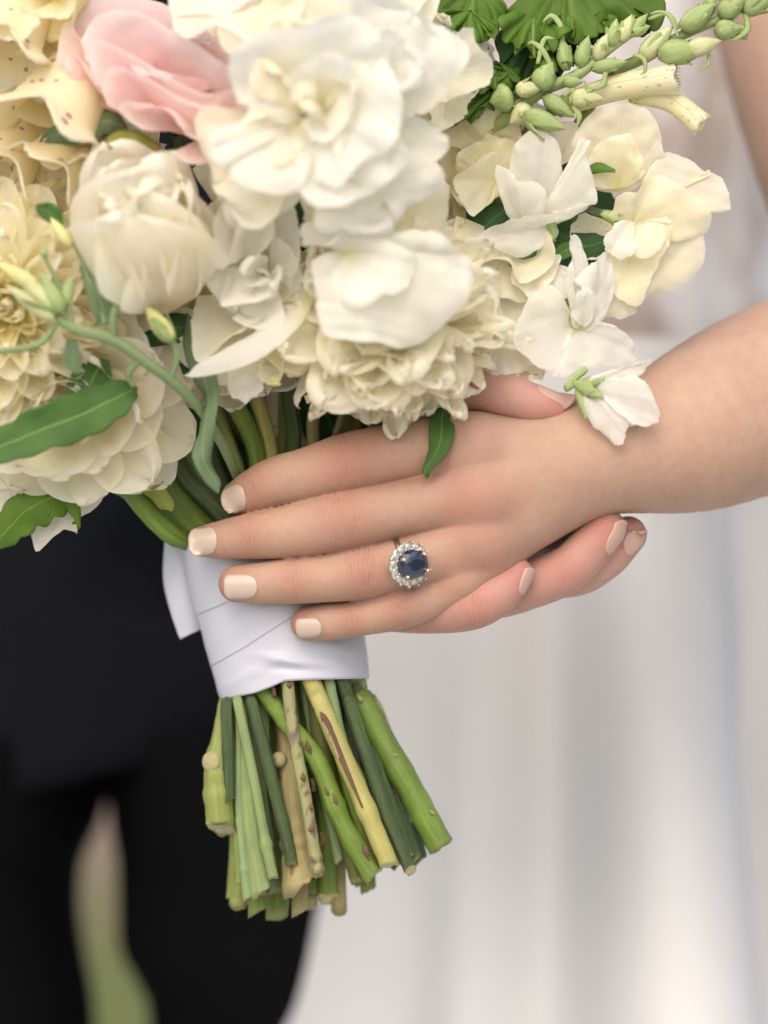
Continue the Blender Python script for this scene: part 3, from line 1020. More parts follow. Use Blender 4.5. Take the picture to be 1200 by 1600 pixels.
def blade(rows, n=26, m=11, cup=0.0, fold=0.0, ripple=(0, 0), seed=0, facing=(0, -1, 0.15), scallop=(0, 0)):
    """leaf or strap petal along a spine: rows of (px, py, d, half width px, roll degrees)"""
    rows = [tuple(r) + (0,) * (5 - len(r)) for r in rows]
    p = spline(rows, n)
    C = np.array([W(*q[:3]) for q in p])
    t = np.gradient(C, axis=0); t /= np.linalg.norm(t, axis=1, keepdims=True)
    rs = np.random.RandomState(seed + 5); ph = rs.rand(4) * 6.28
    G_ = np.zeros((n, m, 3)); uv = np.zeros((n, m, 2))
    fn = unit(facing)
    for i in range(n):
        nr = unit(fn - t[i] * (fn @ t[i]))
        sd = np.cross(t[i], nr)
        ro = R(p[i, 4]); nr, sd = nr * math.cos(ro) + sd * math.sin(ro), sd * math.cos(ro) - nr * math.sin(ro)
        hw = max(0.3, p[i, 3]) * S(p[i, 2])
        s_ = i / (n - 1)
        for j in range(m):
            v = j / (m - 1) * 2 - 1
            k = 1 + (scallop[0] * abs(math.sin(scallop[1] * s_ + (0.6 if v > 0 else 0))) * abs(v) if scallop[0] else 0)
            q = C[i] + sd * v * hw * k
            q = q + nr * (hw * (-cup * v * v + fold * abs(v)))
            if ripple[0]:
                q = q + nr * ripple[0] * K * v * v * (math.sin(ripple[1] * s_ + ph[0] + (1.7 if v > 0 else 0)) + 0.5 * math.sin(ripple[1] * 2.1 * s_ + ph[1]))
            G_[i, j] = q
            uv[i, j] = ((v + 1) / 2, s_)
    return G_, uv


CR = {'k': 0, 'amp': 0.00036}


def sheet(name, parent, g, mat, th=0.00022, label=None):
    G_, uv = g
    n, m = G_.shape[:2]
    if name in ('petal', 'keel', 'blade', 'leaf'):
        th = 0 if name in ('petal', 'keel') else th
        CR['k'] += 1
        rs = np.random.RandomState(CR['k'])
        nn = np.cross(np.gradient(G_, axis=0), np.gradient(G_, axis=1))
        nn /= np.maximum(np.linalg.norm(nn, axis=2, keepdims=True), 1e-12)
        h = np.zeros((n, m))
        for wl_, am in ((0.030, 1.0), (0.018, .8), (0.011, .55), (0.0065, .4), (0.004, .22)):
            for _ in range(3):
                kv = unit(rs.normal(size=3)) * 2 * math.pi / wl_
                h += am * np.sin(G_ @ kv + rs.rand() * 6.28)
        s_ = uv[..., 1]
        G_ = G_ + nn * (h * CR['amp'] * (0.25 + 0.75 * s_))[..., None]
        # a slightly ragged rim
        row = np.gradient(G_, axis=0)
        row /= np.maximum(np.linalg.norm(row, axis=2, keepdims=True), 1e-12)
        jag = np.convolve(rs.normal(size=m + 4), np.ones(3) / 3, 'same')[2:-2]
        G_ = G_ + row * (s_ ** 4 * jag[None, :] * 0.00035)[..., None]
    if th:
        V_, F_ = thicken(G_.reshape(-1, 3), n, m, th)
        uu = np.vstack([uv.reshape(-1, 2)] * 2)
    else:
        V_, F_, uu = G_.reshape(-1, 3), grid_faces(n, m), uv.reshape(-1, 2)
    return obj(name, V_, F_, mat, parent, uv=uu, label=label)


def petal_grid(L, Wd, curl=0.6, cup=0.5, tip=0.0, ruf=0.0, freq=5, notch=0.0, smax=0.62, neck=0.35, seed=0, ns=14, nv=13, point=0.0):
    """petal in its own frame: x outwards, y across, z along"""
    rs = np.random.RandomState(seed); ph = rs.rand(6) * 6.28
    t = np.linspace(0, 1, ns); s_ = 1 - (1 - t) ** 1.5
    fine = np.linspace(0, 1, 80)
    th = curl * fine - tip * np.clip((fine - 0.58) / 0.42, 0, 1) ** 1.5
    zz = np.concatenate([[0], np.cumsum(np.cos(th[:-1]))]) / 79; xx = -np.concatenate([[0], np.cumsum(np.sin(th[:-1]))]) / 79
    v = np.linspace(-1, 1, nv)
    S_, Vv = np.meshgrid(s_, v, indexing='ij')
    up = np.clip(S_ / smax, 0, 1)
    w = neck + (1 - neck) * np.sin(up * math.pi / 2)
    over = np.clip((S_ - smax) / (1 - smax), 0, 1)
    w = w * np.sqrt(np.clip(1 - over ** (2.3 - point), 0.0004, 1))
    se = S_ * (1 - notch * np.exp(-(Vv / 0.3) ** 2) * S_ ** 3 + 0.03 * np.sin(6 * Vv + ph[0]) * S_ ** 3)
    z = np.interp(se, fine, zz) * L; x = np.interp(se, fine, xx) * L
    y = Vv * w * Wd
    thn = np.interp(se, fine, th)
    dn = -cup * Wd * (Vv * w) ** 2
    edge = S_ ** 1.5 * (0.35 + 0.65 * np.maximum(np.abs(Vv), S_ ** 3))
    dn += ruf * L * edge * (np.sin(freq * Vv + ph[1] + 1.2 * S_) + 0.5 * np.sin(freq * 2.1 * Vv + ph[2]) + 0.4 * np.sin(7 * S_ + ph[3]) * Vv)
    dn += 0.03 * L * np.sin(3 * S_ + 2 * Vv + ph[4])
    x = x + dn * np.cos(thn); z = z + dn * np.sin(thn)
    y = y + ruf * L * 0.3 * edge * np.sin(freq * 1.3 * S_ + ph[5])
    return np.stack([x, y, z], -1), np.stack([(Vv + 1) / 2, S_], -1)


def put(grid, base, axis, radial, tilt):
    a, r_ = unit(axis), unit(radial)
    al = a * math.cos(tilt) + r_ * math.sin(tilt)
    ou = r_ * math.cos(tilt) - a * math.sin(tilt)
    sd = np.cross(al, ou)
    G_, uv = grid
    return base + G_[..., :1] * ou + G_[..., 1:2] * sd + G_[..., 2:] * al, uv


def frame(axis):
    a = unit(axis)
    e = unit(np.cross(a, (0.21, 0.1, 0.97) if abs(a[2]) < .9 else (1, 0.1, 0)))
    return a, e, np.cross(a, e)


def bloom(parent, c, axis, rings, mats, seed=0, th=0.0):
    """rings: dicts n, L, W (px), tilt, curl, cup, tip, ruf, notch, r0, z0, mat"""
    rs = np.random.RandomState(seed)
    a, e, f_ = frame(axis)
    s_ = S(c[2]); C = W(*c)
    k = 0
    for rg in rings:
        off = rs.rand() * 6.28
        for i in range(rg['n']):
            k += 1
            ph = off + i / rg['n'] * 2 * math.pi + rs.normal() * rg.get('jit', .12)
            rad = e * math.cos(ph) + f_ * math.sin(ph)
            L = rg['L'] * s_ * (1 + rs.normal() * rg.get('lj', .07)); Wd = rg['W'] * s_ * (1 + rs.normal() * rg.get('wj', .08))
            g = petal_grid(L, Wd, rg.get('curl', .6) + rs.normal() * .08, rg.get('cup', .5), rg.get('tip', 0) + rs.normal() * .1,
                           rg.get('ruf', .02), rg.get('freq', 5), rg.get('notch', 0) * rs.rand() * 1.6, rg.get('smax', .62), rg.get('neck', .35), seed * 997 + k,
                           rg.get('ns', 16), rg.get('nv', 15), rg.get('point', 0))
            base = C + rad * rg.get('r0', 4) * s_ + a * rg.get('z0', 0) * s_
            G_ = put(g, base, a, rad, R(rg['tilt'] + rs.normal() * rg.get('tj', 4)))
            sheet('petal', parent, G_, mats[rg.get('mat', 0)], th)


def stem(parent, rows, mat, ridges=(0, 0), nodes=(), n=64, na=22, cap=True, name='stem', label=None, flare=0.0, seed=0, hair=0):
    """tube along (px, py, d, r) with swollen nodes and a torn, slanted cut at its end"""
    rs = np.random.RandomState(seed + 3)
    rows = [tuple(q[:3]) + (q[3] * (1.08 if q[1] > 1050 else 1.0),) for q in rows]
    p = spline(rows, n)
    for q in p:                                   # inside the ribbon a stem keeps inside the ribbon
        if 846 < q[1] < 1094:
            cx, rx = handle(q[1])
            k_ = np.clip((q[0] - cx) / max(rx - q[3] - 2, 5), -.97, .97)
            q[0] = cx + k_ * (rx - q[3] - 2)
            q[2] = np.clip(q[2], DC - 96 * math.sqrt(1 - k_ * k_) + q[3], DC + 96 * math.sqrt(1 - k_ * k_))
    C = np.array([W(*q[:3]) for q in p]); r_ = np.maximum(p[:, 3], 0.6) * np.array([S(q) for q in p[:, 2]])
    t = np.gradient(C, axis=0); t /= np.linalg.norm(t, axis=1, keepdims=True)
    ref = np.array((0.15, -1, 0.1))
    v, uv = [], []
    ln = np.concatenate([[0], np.cumsum(np.linalg.norm(np.diff(C, axis=0), axis=1))])
    sl = rs.normal(size=2) * 0.35
    wav = [(unit(rs.normal(size=3)) * 2 * math.pi / wl_, rs.rand() * 6.28, am) for wl_, am in ((.012, .010), (.007, .014), (.004, .018), (.0025, .014))]
    if cap and p[-1, 1] > 1150 and not nodes:
        nodes = [(0.86 + 0.12 * rs.rand(), 0.06 + .07 * rs.rand())] if n > 60 else [(0.3 + 0.5 * rs.rand(), 0.06 + .07 * rs.rand())]
    mini = int(rs.randint(7, 12))
    for i in range(n):
        e = unit(np.cross(t[i], ref)); f_ = np.cross(t[i], e)
        u_ = i / (n - 1)
        k = 1 + sum(am * math.exp(-((u_ - at_) / 0.014) ** 2) for at_, am in nodes)
        for j in range(na):
            a = j / na * 2 * math.pi
            w_ = 1 + (ridges[1] * math.cos(ridges[0] * a) if ridges[0] else 0) + 0.03 * math.sin(3 * a + 14 * u_) + 0.022 * math.cos(mini * a + 2 * u_)
            if cap:
                s0 = C[i] + (e * math.cos(a) + f_ * math.sin(a)) * r_[i]
                w_ += sum(am * math.sin(float(s0 @ kv) + p0_) for kv, p0_, am in wav)
            q = C[i] + (e * math.cos(a) + f_ * math.sin(a)) * r_[i] * k * w_
            if i == n - 1:
                q = q + t[i] * r_[i] * (sl[0] * math.cos(a) + sl[1] * math.sin(a) + rs.normal() * .07)
            v.append(q); uv.append((j / na, (ln[-1] - ln[i]) * 14))
    f = grid_faces(n, na, True)
    mi = [0] * len(f)
    if cap:
        # an inset ring and a sunken pith
        c0 = np.mean(v[-na:], axis=0)
        base = len(v)
        for j in range(na):
            v.append(c0 + (np.array(v[(n - 1) * na + j]) - c0) * 0.72 - t[-1] * r_[-1] * 0.10); uv.append((j / na, 0.5))
        v.append(c0 - t[-1] * r_[-1] * 0.22); uv.append((.5, .5))
        for j in range(na):
            k2 = (j + 1) % na
            f.append(((n - 1) * na + j, (n - 1) * na + k2, base + k2, base + j))
            f.append((base + j, base + k2, base + na))
        mi = mi + [1] * (2 * na)
    return obj(name, v, f, [mat, M['cut_end']], parent, uv=uv, fmat=mi, label=label)


def bud(parent, p0, p1, wd, mat, name='bud', sepals=0, smat=None, seed=0, shape=0.68):
    """closed bud from p0 to p1 (px, py, d), half width wd px, with ribs; sepals are sub-parts"""
    rs = np.random.RandomState(seed * 13 + int(p0[0]))
    A, B = W(*p0), W(*p1)
    ax = unit(B - A); L = np.linalg.norm(B - A) * (1.12 + .22 * rs.rand()); s_ = S(p0[2]); wd = wd * (.88 + .2 * rs.rand())
    _, e, f_ = frame(ax)
    n, na = 15, 20
    v, uv = [], []
    off = rs.rand() * 6.28
    for i in range(n):
        u_ = i / (n - 1)
        r_ = wd * s_ * max(0.02, (math.sin(math.pi * u_ ** shape if shape < 1 else math.pi * u_) ** (0.75 + .35 * max(0, u_ - .5)) if 0 < u_ < 1 else 0.02))
        for j in range(na):
            a = j / na * 2 * math.pi
            k = 1 + 0.07 * abs(math.cos(2.5 * a + off + 0.8 * u_)) - .03
            v.append(A + ax * L * u_ + (e * math.cos(a) + f_ * math.sin(a)) * r_ * k); uv.append((j / na, u_))
    o = obj(name, v, grid_faces(n, na, True), mat, parent, uv=uv)
    for q in range(sepals):
        ph = q / sepals * 2 * math.pi + off
        rad = e * math.cos(ph) + f_ * math.sin(ph)
        g = petal_grid(L * 0.72, wd * s_ * 0.62, 1.0, .7, .5, .02, 4, 0, .4, .55, seed * 7 + q, 11, 7, .6)
        sheet('sepal', o, put(g, A + rad * wd * s_ * .35, ax, rad, R(38 + 6 * rs.normal())), smat or mat, 0.0002)
    return o


def calyx(parent, p0, p1, wd, mat, seed=0):
    A, B = W(*p0), W(*p1)
    ax = unit(B - A); L = np.linalg.norm(B - A); s_ = S(p0[2])
    _, e, f_ = frame(ax)
    v, uv = [], []
    n, na = 8, 15
    for i in range(n):
        u_ = i / (n - 1)
        r_ = wd * s_ * (0.25 + 0.75 * math.sin(u_ * 1.5))
        for j in range(na):
            a = j / na * 2 * math.pi
            tooth = 0.35 * L * (abs(math.cos(2.5 * a)) ** 2) if i == n - 1 else 0
            v.append(A + ax * (L * u_ * .8 + tooth) + (e * math.cos(a) + f_ * math.sin(a)) * r_ * (1.0 + (0.25 if i == n - 1 else 0))); uv.append((j / na, u_))
    return obj('calyx', v, grid_faces(n, na, True), mat, parent, uv=uv)


def bell(parent, p0, p1, r0, r1, mat, seed=0, lip=0.35, squash=1.0, name='floret', bend=(0, 0, 0), lobes=1.0):
    """foxglove bell: a tube that widens to a lobed, flared mouth"""
    rs = np.random.RandomState(seed)
    A, B = W(*p0), W(*p1)
    mid = (A + B) / 2 + np.array(bend) * K
    P_ = spline([A, mid, B], 22)
    s_ = S(p0[2])
    n, na = 22, 40
    G_ = np.zeros((n, na + 1, 3)); uv = np.zeros((n, na + 1, 2))
    ph = rs.rand() * 6.28
    t = np.gradient(P_, axis=0)
    for i in range(n):
        u_ = i / (n - 1)
        ax, e, f_ = frame(t[i])
        r_ = r0 + (r1 - r0) * (u_ ** 0.6) 
        fl = lip * r1 * max(0, (u_ - 0.8) / 0.2) ** 1.6
        for j in range(na + 1):
            a = j / na * 2 * math.pi
            lob = 1 + 0.25 * lobes * math.cos(5 * a + ph) * max(0, (u_ - .7) / .3) ** 2
            rr = (r_ + fl * lob) * s_ * (1 + 0.04 * math.sin(3 * a + 4 * u_ + ph))
            q = P_[i] + e * rr * math.cos(a) + f_ * rr * math.sin(a) * squash
            q = q + ax * s_ * r1 * 0.28 * lobes * math.cos(5 * a + ph) * max(0, (u_ - .75) / .25) ** 1.5
            G_[i, j] = q; uv[i, j] = (j / na * 2.0, u_)
    return sheet(name, parent, (G_, uv), mat, 0.0005)

# ------------------------------------------------------------------ the bouquet: every flower and leaf is a thing of its own
FL, FO = 'flowers of the bridal bouquet', 'foliage of the bridal bouquet'


def flower(name, c, label, cat='flower', group=FL):
    return empty(name, W(*c), label, cat, group)


def thru(px, d):
    """a point inside the ribbon"""
    return [(px - 14, 900, d, 0), (px + 6, 1000, d, 0)]


SEED = [0]


def full_stem(parent, top, wx, wd, bottom, mat, r, **kw):
    """from the flower down through the ribbon to the cut end"""
    rows = [tuple(q) if len(q) == 4 else tuple(q) + (r,) for q in top]
    bt = [tuple(q) if len(q) == 4 else tuple(q) + (r,) for q in bottom]
    q0, q1 = bt[0], bt[1]
    sl = (q1[0] - q0[0]) / (q1[1] - q0[1])               # straight on upwards through the ribbon
    rows.append((wx + .3 * (q0[0] + sl * (930 - q0[1]) - wx), 930, wd, q0[3]))
    rows.append((q0[0] + sl * (1030 - q0[1]), 1030, q0[2] + 4, q0[3]))
    rows += bt
    SEED[0] += 1
    kw.setdefault('seed', SEED[0])
    return stem(parent, rows, mat, n=kw.pop('n', 110), **kw)


Wh, Iv, Cr = M['white_petal'], M['ivory_petal'], M['cream_petal']



def floret(parent, base, face, up, size, mat, seed, ruf=.07):
    """one sweet pea floret: a wide frilled banner, two wings and a keel"""
    a = unit(face); u_ = unit(np.asarray(up) - a * (np.asarray(up) @ a)); sd = np.cross(a, u_)
    s_ = S(base[2]) * size; B_ = W(*base)
    for q, (rad, tilt, L, Wd, cu) in enumerate([(u_, 74, 1.0, .92, .1), (unit(sd * .9 + u_ * .15), 34, .74, .42, .35), (unit(-sd * .9 + u_ * .15), 34, .74, .42, .35), (-u_, 20, .46, .24, .7)]):
        g = petal_grid(L * s_, Wd * s_, cu, .18 if q == 0 else .45, .9 if q == 0 else .5, ruf if q < 3 else .02, 6 + q, .22 if q == 0 else .05, .66, .3, seed * 31 + q, 24, 31)
        sheet('petal', parent, put(g, B_ + rad * s_ * .04, a, rad, R(tilt)), mat, 0)


CR['amp'] = 0.00045
# --- white sweet pea over the ring of cream ones on the right
o = flower('sweet_pea', (850, 335, 10), 'pure white sweet pea with upright sail petals beside the cream ones', 'flower')
for sd, (b, rim, bu, rp) in enumerate([
    ((840, 340, 18), [(805, 318, 10), (796, 262, 0), (808, 220, -10), (838, 202, -8), (868, 220, -6), (878, 256, 0), (870, 310, 10)], 8, (3, 4)),
    ((815, 348, 5), [(788, 332, -5), (779, 300, -14), (775, 260, -20), (796, 266, -32), (812, 284, -36), (836, 285, -36), (853, 302, -30), (846, 332, -12)], 9, (3, 4)),
    ((846, 336, 2), [(868, 318, -2), (888, 268, -12), (905, 222, -20), (920, 219, -24), (916, 240, -28), (928, 280, -25), (932, 314, -18), (900, 320, -10), (868, 328, -5)], 4, (2, 4)),
    ((868, 352, 8), [(931, 316, -15), (882, 328, -28), (832, 342, -36), (790, 352, -34), (744, 373, -25), (768, 383, -15), (805, 400, -8), (843, 388, -2), (868, 372, 4)], 5, (2, 5))]):
    sheet('petal', o, fan(b, rim, bu, rp, seed=sd), Wh)
calyx(o, (868, 372, 6), (858, 338, 2), 9, M['bud_green'])
full_stem(o, [(868, 372, 8, 5), (826, 392, 20, 5), (700, 520, 90, 6), (520, 760, 130)], 470, 110, [(497, 1062, 100), (520, 1130, 96), (548, 1210, 96), (600, 1335, 100, 8)], M['stem_grey'], 8, nodes=((.88, .25),))

o = flower('sweet_pea', (790, 390, 40), 'cream sweet pea with a wavy rolled edge under the pure white one', 'flower')
sheet('petal', o, fan((790, 372, 45), [(712, 338, 10), (709, 362, 4), (728, 384, -4), (748, 404, -10), (770, 404, -14), (795, 411, -8), (814, 438, -16), (836, 437, -14), (862, 412, -12), (868, 384, -5), (852, 362, 10)], 6, (5, 9), seed=3), Cr)
sheet('petal', o, fan((795, 380, 60), [(722, 350, 30), (735, 420, 10), (775, 460, 12), (820, 468, 6), (862, 440, 4), (878, 400, 15)], 8, (5, 7), seed=4), Iv)
sheet('petal', o, fan((800, 420, 70), [(745, 420, 40), (752, 500, 20), (768, 585, 10), (800, 588, 8), (840, 560, 8), (870, 480, 10), (872, 430, 25)], 16, (5, 6), seed=5), Iv)
sheet('petal', o, fan((815, 400, 40), [(800, 440, 6), (830, 470, -4), (870, 472, -6), (905, 450, -4), (905, 425, 4)], 5, (3, 5), seed=6), Wh)
full_stem(o, [(800, 430, 60, 6), (700, 560, 110), (540, 740, 150)], 480, 140, [(540, 1062, 130), (560, 1250, 120), (600, 1330, 118), (622, 1352, 116)], M['stem_dark'], 9, ridges=(6, .12))

# --- white sweet pea with a hood, lower right
o = flower('sweet_pea', (900, 505, 0), 'white sweet pea with two spread wings and a folded hood above the wrist', 'flower')
for sd, (b, rim, bu, rp) in enumerate([
    ((895, 510, 2), [(890, 495, -5), (872, 456, -12), (856, 444, -18), (830, 462, -24), (806, 508, -28), (803, 538, -28), (830, 564, -25), (858, 580, -24), (868, 586, -22), (878, 572, -18), (893, 535, -10)], 8, (2.5, 4)),
    ((897, 510, 2), [(892, 532, -10), (872, 586, -20), (905, 580, -25), (940, 572, -22), (990, 566, -12), (996, 554, -8), (984, 525, -8), (950, 506, -10), (918, 503, -10)], 8, (2.5, 4)),
    ((908, 512, -4), [(890, 492, -20), (885, 440, -30), (894, 402, -32), (889, 374, -28), (899, 367, -26), (913, 390, -22), (922, 425, -20), (918, 490, -18)], 9, (2, 4)),
    ((912, 512, -4), [(908, 470, -30), (906, 430, -30), (930, 410, -26), (944, 396, -22), (956, 391, -18), (961, 430, -15), (954, 472, -12), (932, 508, -10)], 7, (3, 5)),
    ((910, 510, -10), [(895, 490, -34), (900, 462, -38), (918, 448, -38), (932, 470, -34), (925, 500, -22)], 5, (2, 5))]):
    sheet('petal', o, fan(b, rim, bu, rp, seed=20 + sd), Wh)
calyx(o, (886, 476, 4), (896, 500, 0), 8, M['bud_green'])
full_stem(o, [(886, 478, 6, 5), (860, 470, 30, 5), (700, 620, 120, 6), (540, 780, 150)], 490, 160, [(520, 1062, 150), (545, 1180, 150), (600, 1340, 150, 9)], M['stem_pale'], 9)

# --- drooping bud of the sweet pea against the forearm
o = flower('sweet_pea', (905, 600, -49), 'half open white sweet pea bud drooping in front of the forearm', 'flower')
for sd, (b, rim, bu, rp) in enumerate([
    ((922, 602, -50), [(925, 592, -54), (945, 580, -64), (980, 571, -64), (1014, 560, -58), (1020, 566, -56), (1002, 588, -56), (992, 606, -56)], 6, (2, 4)),
    ((922, 606, -50), [(970, 592, -68), (1003, 594, -72), (1022, 622, -70), (1031, 657, -64), (1002, 667, -68), (975, 655, -72)], 9, (2, 4)),
    ((920, 608, -50), [(990, 652, -70), (980, 672, -68), (974, 692, -64), (962, 693, -62), (938, 670, -60), (922, 645, -56), (917, 618, -52)], 8, (2, 4)),
    ((922, 604, -44), [(950, 580, -42), (990, 590, -38), (1010, 620, -36), (1005, 655, -36), (965, 670, -40), (930, 640, -44)], -4, (2, 4))]):
    sheet('petal', o, fan(b, rim, bu, rp, seed=40 + sd), Wh)
calyx(o, (896, 598, -48), (926, 612, -52), 15, M['bud_green'])
for q, rr in enumerate([[(900, 600, -52, 5), (925, 596, -62, 9), (945, 592, -64, 1)], [(902, 608, -52, 5), (912, 630, -60, 8), (916, 655, -60, 1)], [(904, 604, -56, 5), (925, 612, -68, 8), (944, 622, -70, 1)]]):
    sheet('sepal', o, blade(rr, 14, 7, cup=.4, seed=q), M['bud_green'], .0003)
stem(o, [(897, 599, -48, 6), (886, 606, -44, 6), (900, 588, -40, 6), (916, 568, -20, 6), (905, 500, 40, 6), (800, 560, 90, 6), (560, 780, 150, 7), (500, 900, 170, 7), (520, 1000, 165, 7), (575, 1120, 160, 7), (640, 1290, 150, 7)], M['bud_green'], n=90)

# --- big cream sweet pea on the far right
o = flower('sweet_pea', (985, 345, 15), 'large cream sweet pea with translucent ruffled petals at the outer right edge', 'flower')
for sd, (b, rim, bu, rp, mt) in enumerate([
    ((965, 300, 44), [(898, 275, 30), (900, 212, 16), (925, 174, 6), (970, 165, 2), (1010, 171, 2), (1028, 195, 6), (1031, 240, 14), (1020, 268, 24)], 8, (4, 6), Cr),
    ((968, 295, 34), [(912, 282, 16), (924, 236, 4), (952, 215, -4), (985, 212, -2), (1002, 240, 2), (1010, 270, 12)], 8, (3, 5), Cr),
    ((1000, 325, 28), [(1020, 262, 16), (1040, 238, 8), (1080, 252, 2), (1108, 275, -4), (1108, 264, -4), (1130, 280, -5), (1141, 314, -6), (1138, 328, -5), (1110, 317, -2), (1088, 318, 5), (1062, 338, 15)], 5, (3, 6), Iv),
    ((988, 352, 14), [(955, 335, -8), (958, 318, -12), (972, 305, -18), (1000, 296, -18), (1030, 275, -16), (1062, 288, -22), (1092, 310, -16), (1111, 335, -12), (1098, 366, -5), (1050, 374, 4)], 8, (5, 8), Cr),
    ((985, 380, 28), [(1086, 350, 12), (1102, 384, 8), (1090, 425, 6), (1050, 455, 4), (1010, 470, 4), (995, 488, 0), (965, 497, 4), (943, 490, 8), (938, 450, 12), (932, 410, 18)], 12, (4, 7), Cr),
    ((985, 382, 12), [(1052, 352, -6), (1040, 390, -12), (1020, 430, -10), (1000, 474, -8), (985, 478, -6), (962, 462, -6), (952, 420, -4)], 7, (3, 5), Cr),
    ((985, 345, -6), [(958, 350, -20), (943, 374, -26), (950, 396, -26), (975, 404, -30), (992, 386, -30), (990, 362, -22)], 7, (2, 4), Wh),
    ((990, 350, -8), [(990, 380, -24), (1004, 402, -26), (1030, 388, -28), (1046, 350, -26), (1038, 344, -26), (1004, 347, -20)], 7, (2, 4), Iv)]):
    sheet('petal', o, fan(b, rim, bu, rp, seed=60 + sd), mt)
sheet('leaf', o, blade([(908, 272, 16, 3), (935, 262, 4, 8), (962, 268, 0, 1)], 14, 7, cup=.3), M['bright_leaf'], .0003)
calyx(o, (930, 330, 12), (968, 345, 4), 9, M['bud_green'])
full_stem(o, [(968, 345, 6, 7), (925, 330, 14, 6), (880, 325, 30, 6), (740, 560, 120, 7), (540, 780, 190)], 510, 190, [(560, 1065, 190), (600, 1150, 180), (640, 1280, 170), (655, 1345, 165, 13)], M['stem_dark'], 12, ridges=(5, .14))

# --- aged cream sweet pea with yellow rims
o = flower('sweet_pea', (780, 290, 40), 'aging cream sweet pea with yellowed rims behind the pure white one', 'flower')
for sd, (b, rim, bu, rp, mt) in enumerate([
    ((795, 290, 48), [(710, 268, 20), (718, 238, 6), (755, 222, -4), (800, 222, 0), (815, 250, 12)], 6, (3, 5), M['yellow_petal']),
    ((790, 285, 34), [(800, 238, -4), (768, 238, -10), (728, 262, -12), (708, 280, -12), (716, 310, -12), (738, 341, -12), (760, 322, -8), (775, 290, 0)], 6, (3, 5), Cr),
    ((770, 240, 72), [(680, 215, 40), (698, 178, 34), (742, 188, 28), (768, 165, 24), (800, 172, 24), (812, 204, 30), (805, 232, 45)], 8, (5, 6), Cr),
    ((870, 260, 60), [(840, 262, 30), (846, 220, 24), (870, 195, 20), (900, 192, 24), (915, 230, 36)], 6, (4, 6), Iv),
    ((720, 330, 90), [(680, 260, 60), (690, 225, 52), (730, 205, 48), (780, 215, 52), (790, 270, 60)], 6, (4, 6), Cr)]):
    sheet('petal', o, fan(b, rim, bu, rp, seed=80 + sd), mt)
full_stem(o, [(790, 290, 60, 7), (700, 480, 130, 8), (520, 740, 180)], 470, 180, [(470, 1070, 170), (492, 1180, 160), (510, 1290, 150), (512, 1400, 150)], M['stem_green'], 14)

# --- speckled foxglove florets: under the cream pea, at the wrist, between the stems
o = flower('foxglove', (900, 150, 20), 'pale yellow speckled foxglove bells hanging right beneath the green buds', 'flower')
bell(o, (870, 168, 40), (1058, 124, 0), 16, 27, M['pale_bell'], 1, .05, .8, bend=(0, 0, 8), lobes=.3)
bell(o, (985, 146, 30), (1096, 196, 10), 12, 18, M['pale_bell'], 2, .05, 1, bend=(8, 0, 12), lobes=.4)
for k_ in range(7):
    stem(o, [(1056 - k_, 108 + k_ * 5, 0, .5), (1063 + (k_ % 3), 107 + k_ * 5, -1, .3)], M['stem_pale'], n=4, na=5, cap=False, name='hair')
full_stem(o, [(885, 158, 40, 8), (800, 240, 80, 8), (620, 560, 160), (500, 780, 190)], 440, 200, [(430, 1080, 200), (425, 1250, 200), (430, 1436, 190)], M['stem_lime'], 13)
o = flower('foxglove', (930, 350, 40), 'cream foxglove bell dotted purple inside the gap of the cream sweet pea', 'flower')
sheet('petal', o, fan((960, 330, 55), [(905, 335, 40), (893, 360, 30), (896, 385, 28), (915, 405, 28), (945, 400, 30), (965, 375, 40)], -5, (2, 4), seed=90), M['pale_bell'])
o = flower('foxglove', (815, 560, 40), 'ochre speckled foxglove lobes peeping out above the thumb', 'flower')
for sd, (b, rim, bu) in enumerate([((815, 540, 50), [(782, 565, 30), (774, 595, 16), (777, 622, 12), (790, 616, 10), (800, 600, 8), (815, 585, 10)], 4), ((825, 545, 45), [(798, 585, 12), (802, 610, 4), (826, 627, 2), (829, 596, 2), (848, 592, 6), (856, 562, 16)], 4)]):
    sheet('petal', o, fan(b, rim, bu, (2, 5), seed=95 + sd), M['bell_petal'])
o = flower('foxglove', (450, 620, 130), 'cream foxglove bell with dark purple dots caught between the stems', 'flower')
bell(o, (452, 520, 200), (450, 716, 190), 22, 40, M['bell_petal'], 9, .08, lobes=.4)

# --- white petals tucked under the peony, right
o = flower('sweet_pea', (730, 560, 60), 'white sweet pea tucked under the ball peony above the knuckles', 'flower')
for sd, (b, rim, bu) in enumerate([((735, 500, 70), [(700, 560, 30), (702, 620, 20), (722, 640, 16), (748, 622, 12), (772, 612, 10), (785, 570, 12), (775, 520, 30)], 10), ((715, 540, 70), [(690, 600, 34), (712, 650, 28), (740, 661, 26), (756, 655, 24), (772, 600, 26), (760, 560, 36)], 8), ((770, 500, 60), [(730, 530, 30), (745, 580, 14), (772, 590, 6), (800, 586, 6), (830, 575, 8), (842, 540, 14), (820, 500, 30)], 8)]):
    sheet('petal', o, fan(b, rim, bu, (4, 6), seed=100 + sd), Wh)
full_stem(o, [(735, 520, 80, 7), (560, 560, 120, 10), (494, 640, 84, 10), (486, 720, 100, 10)], 450, 150, [(440, 1080, 140), (447, 1200, 130), (466, 1330, 130), (470, 1425, 130, 13)], M['stem_tan'], 12)

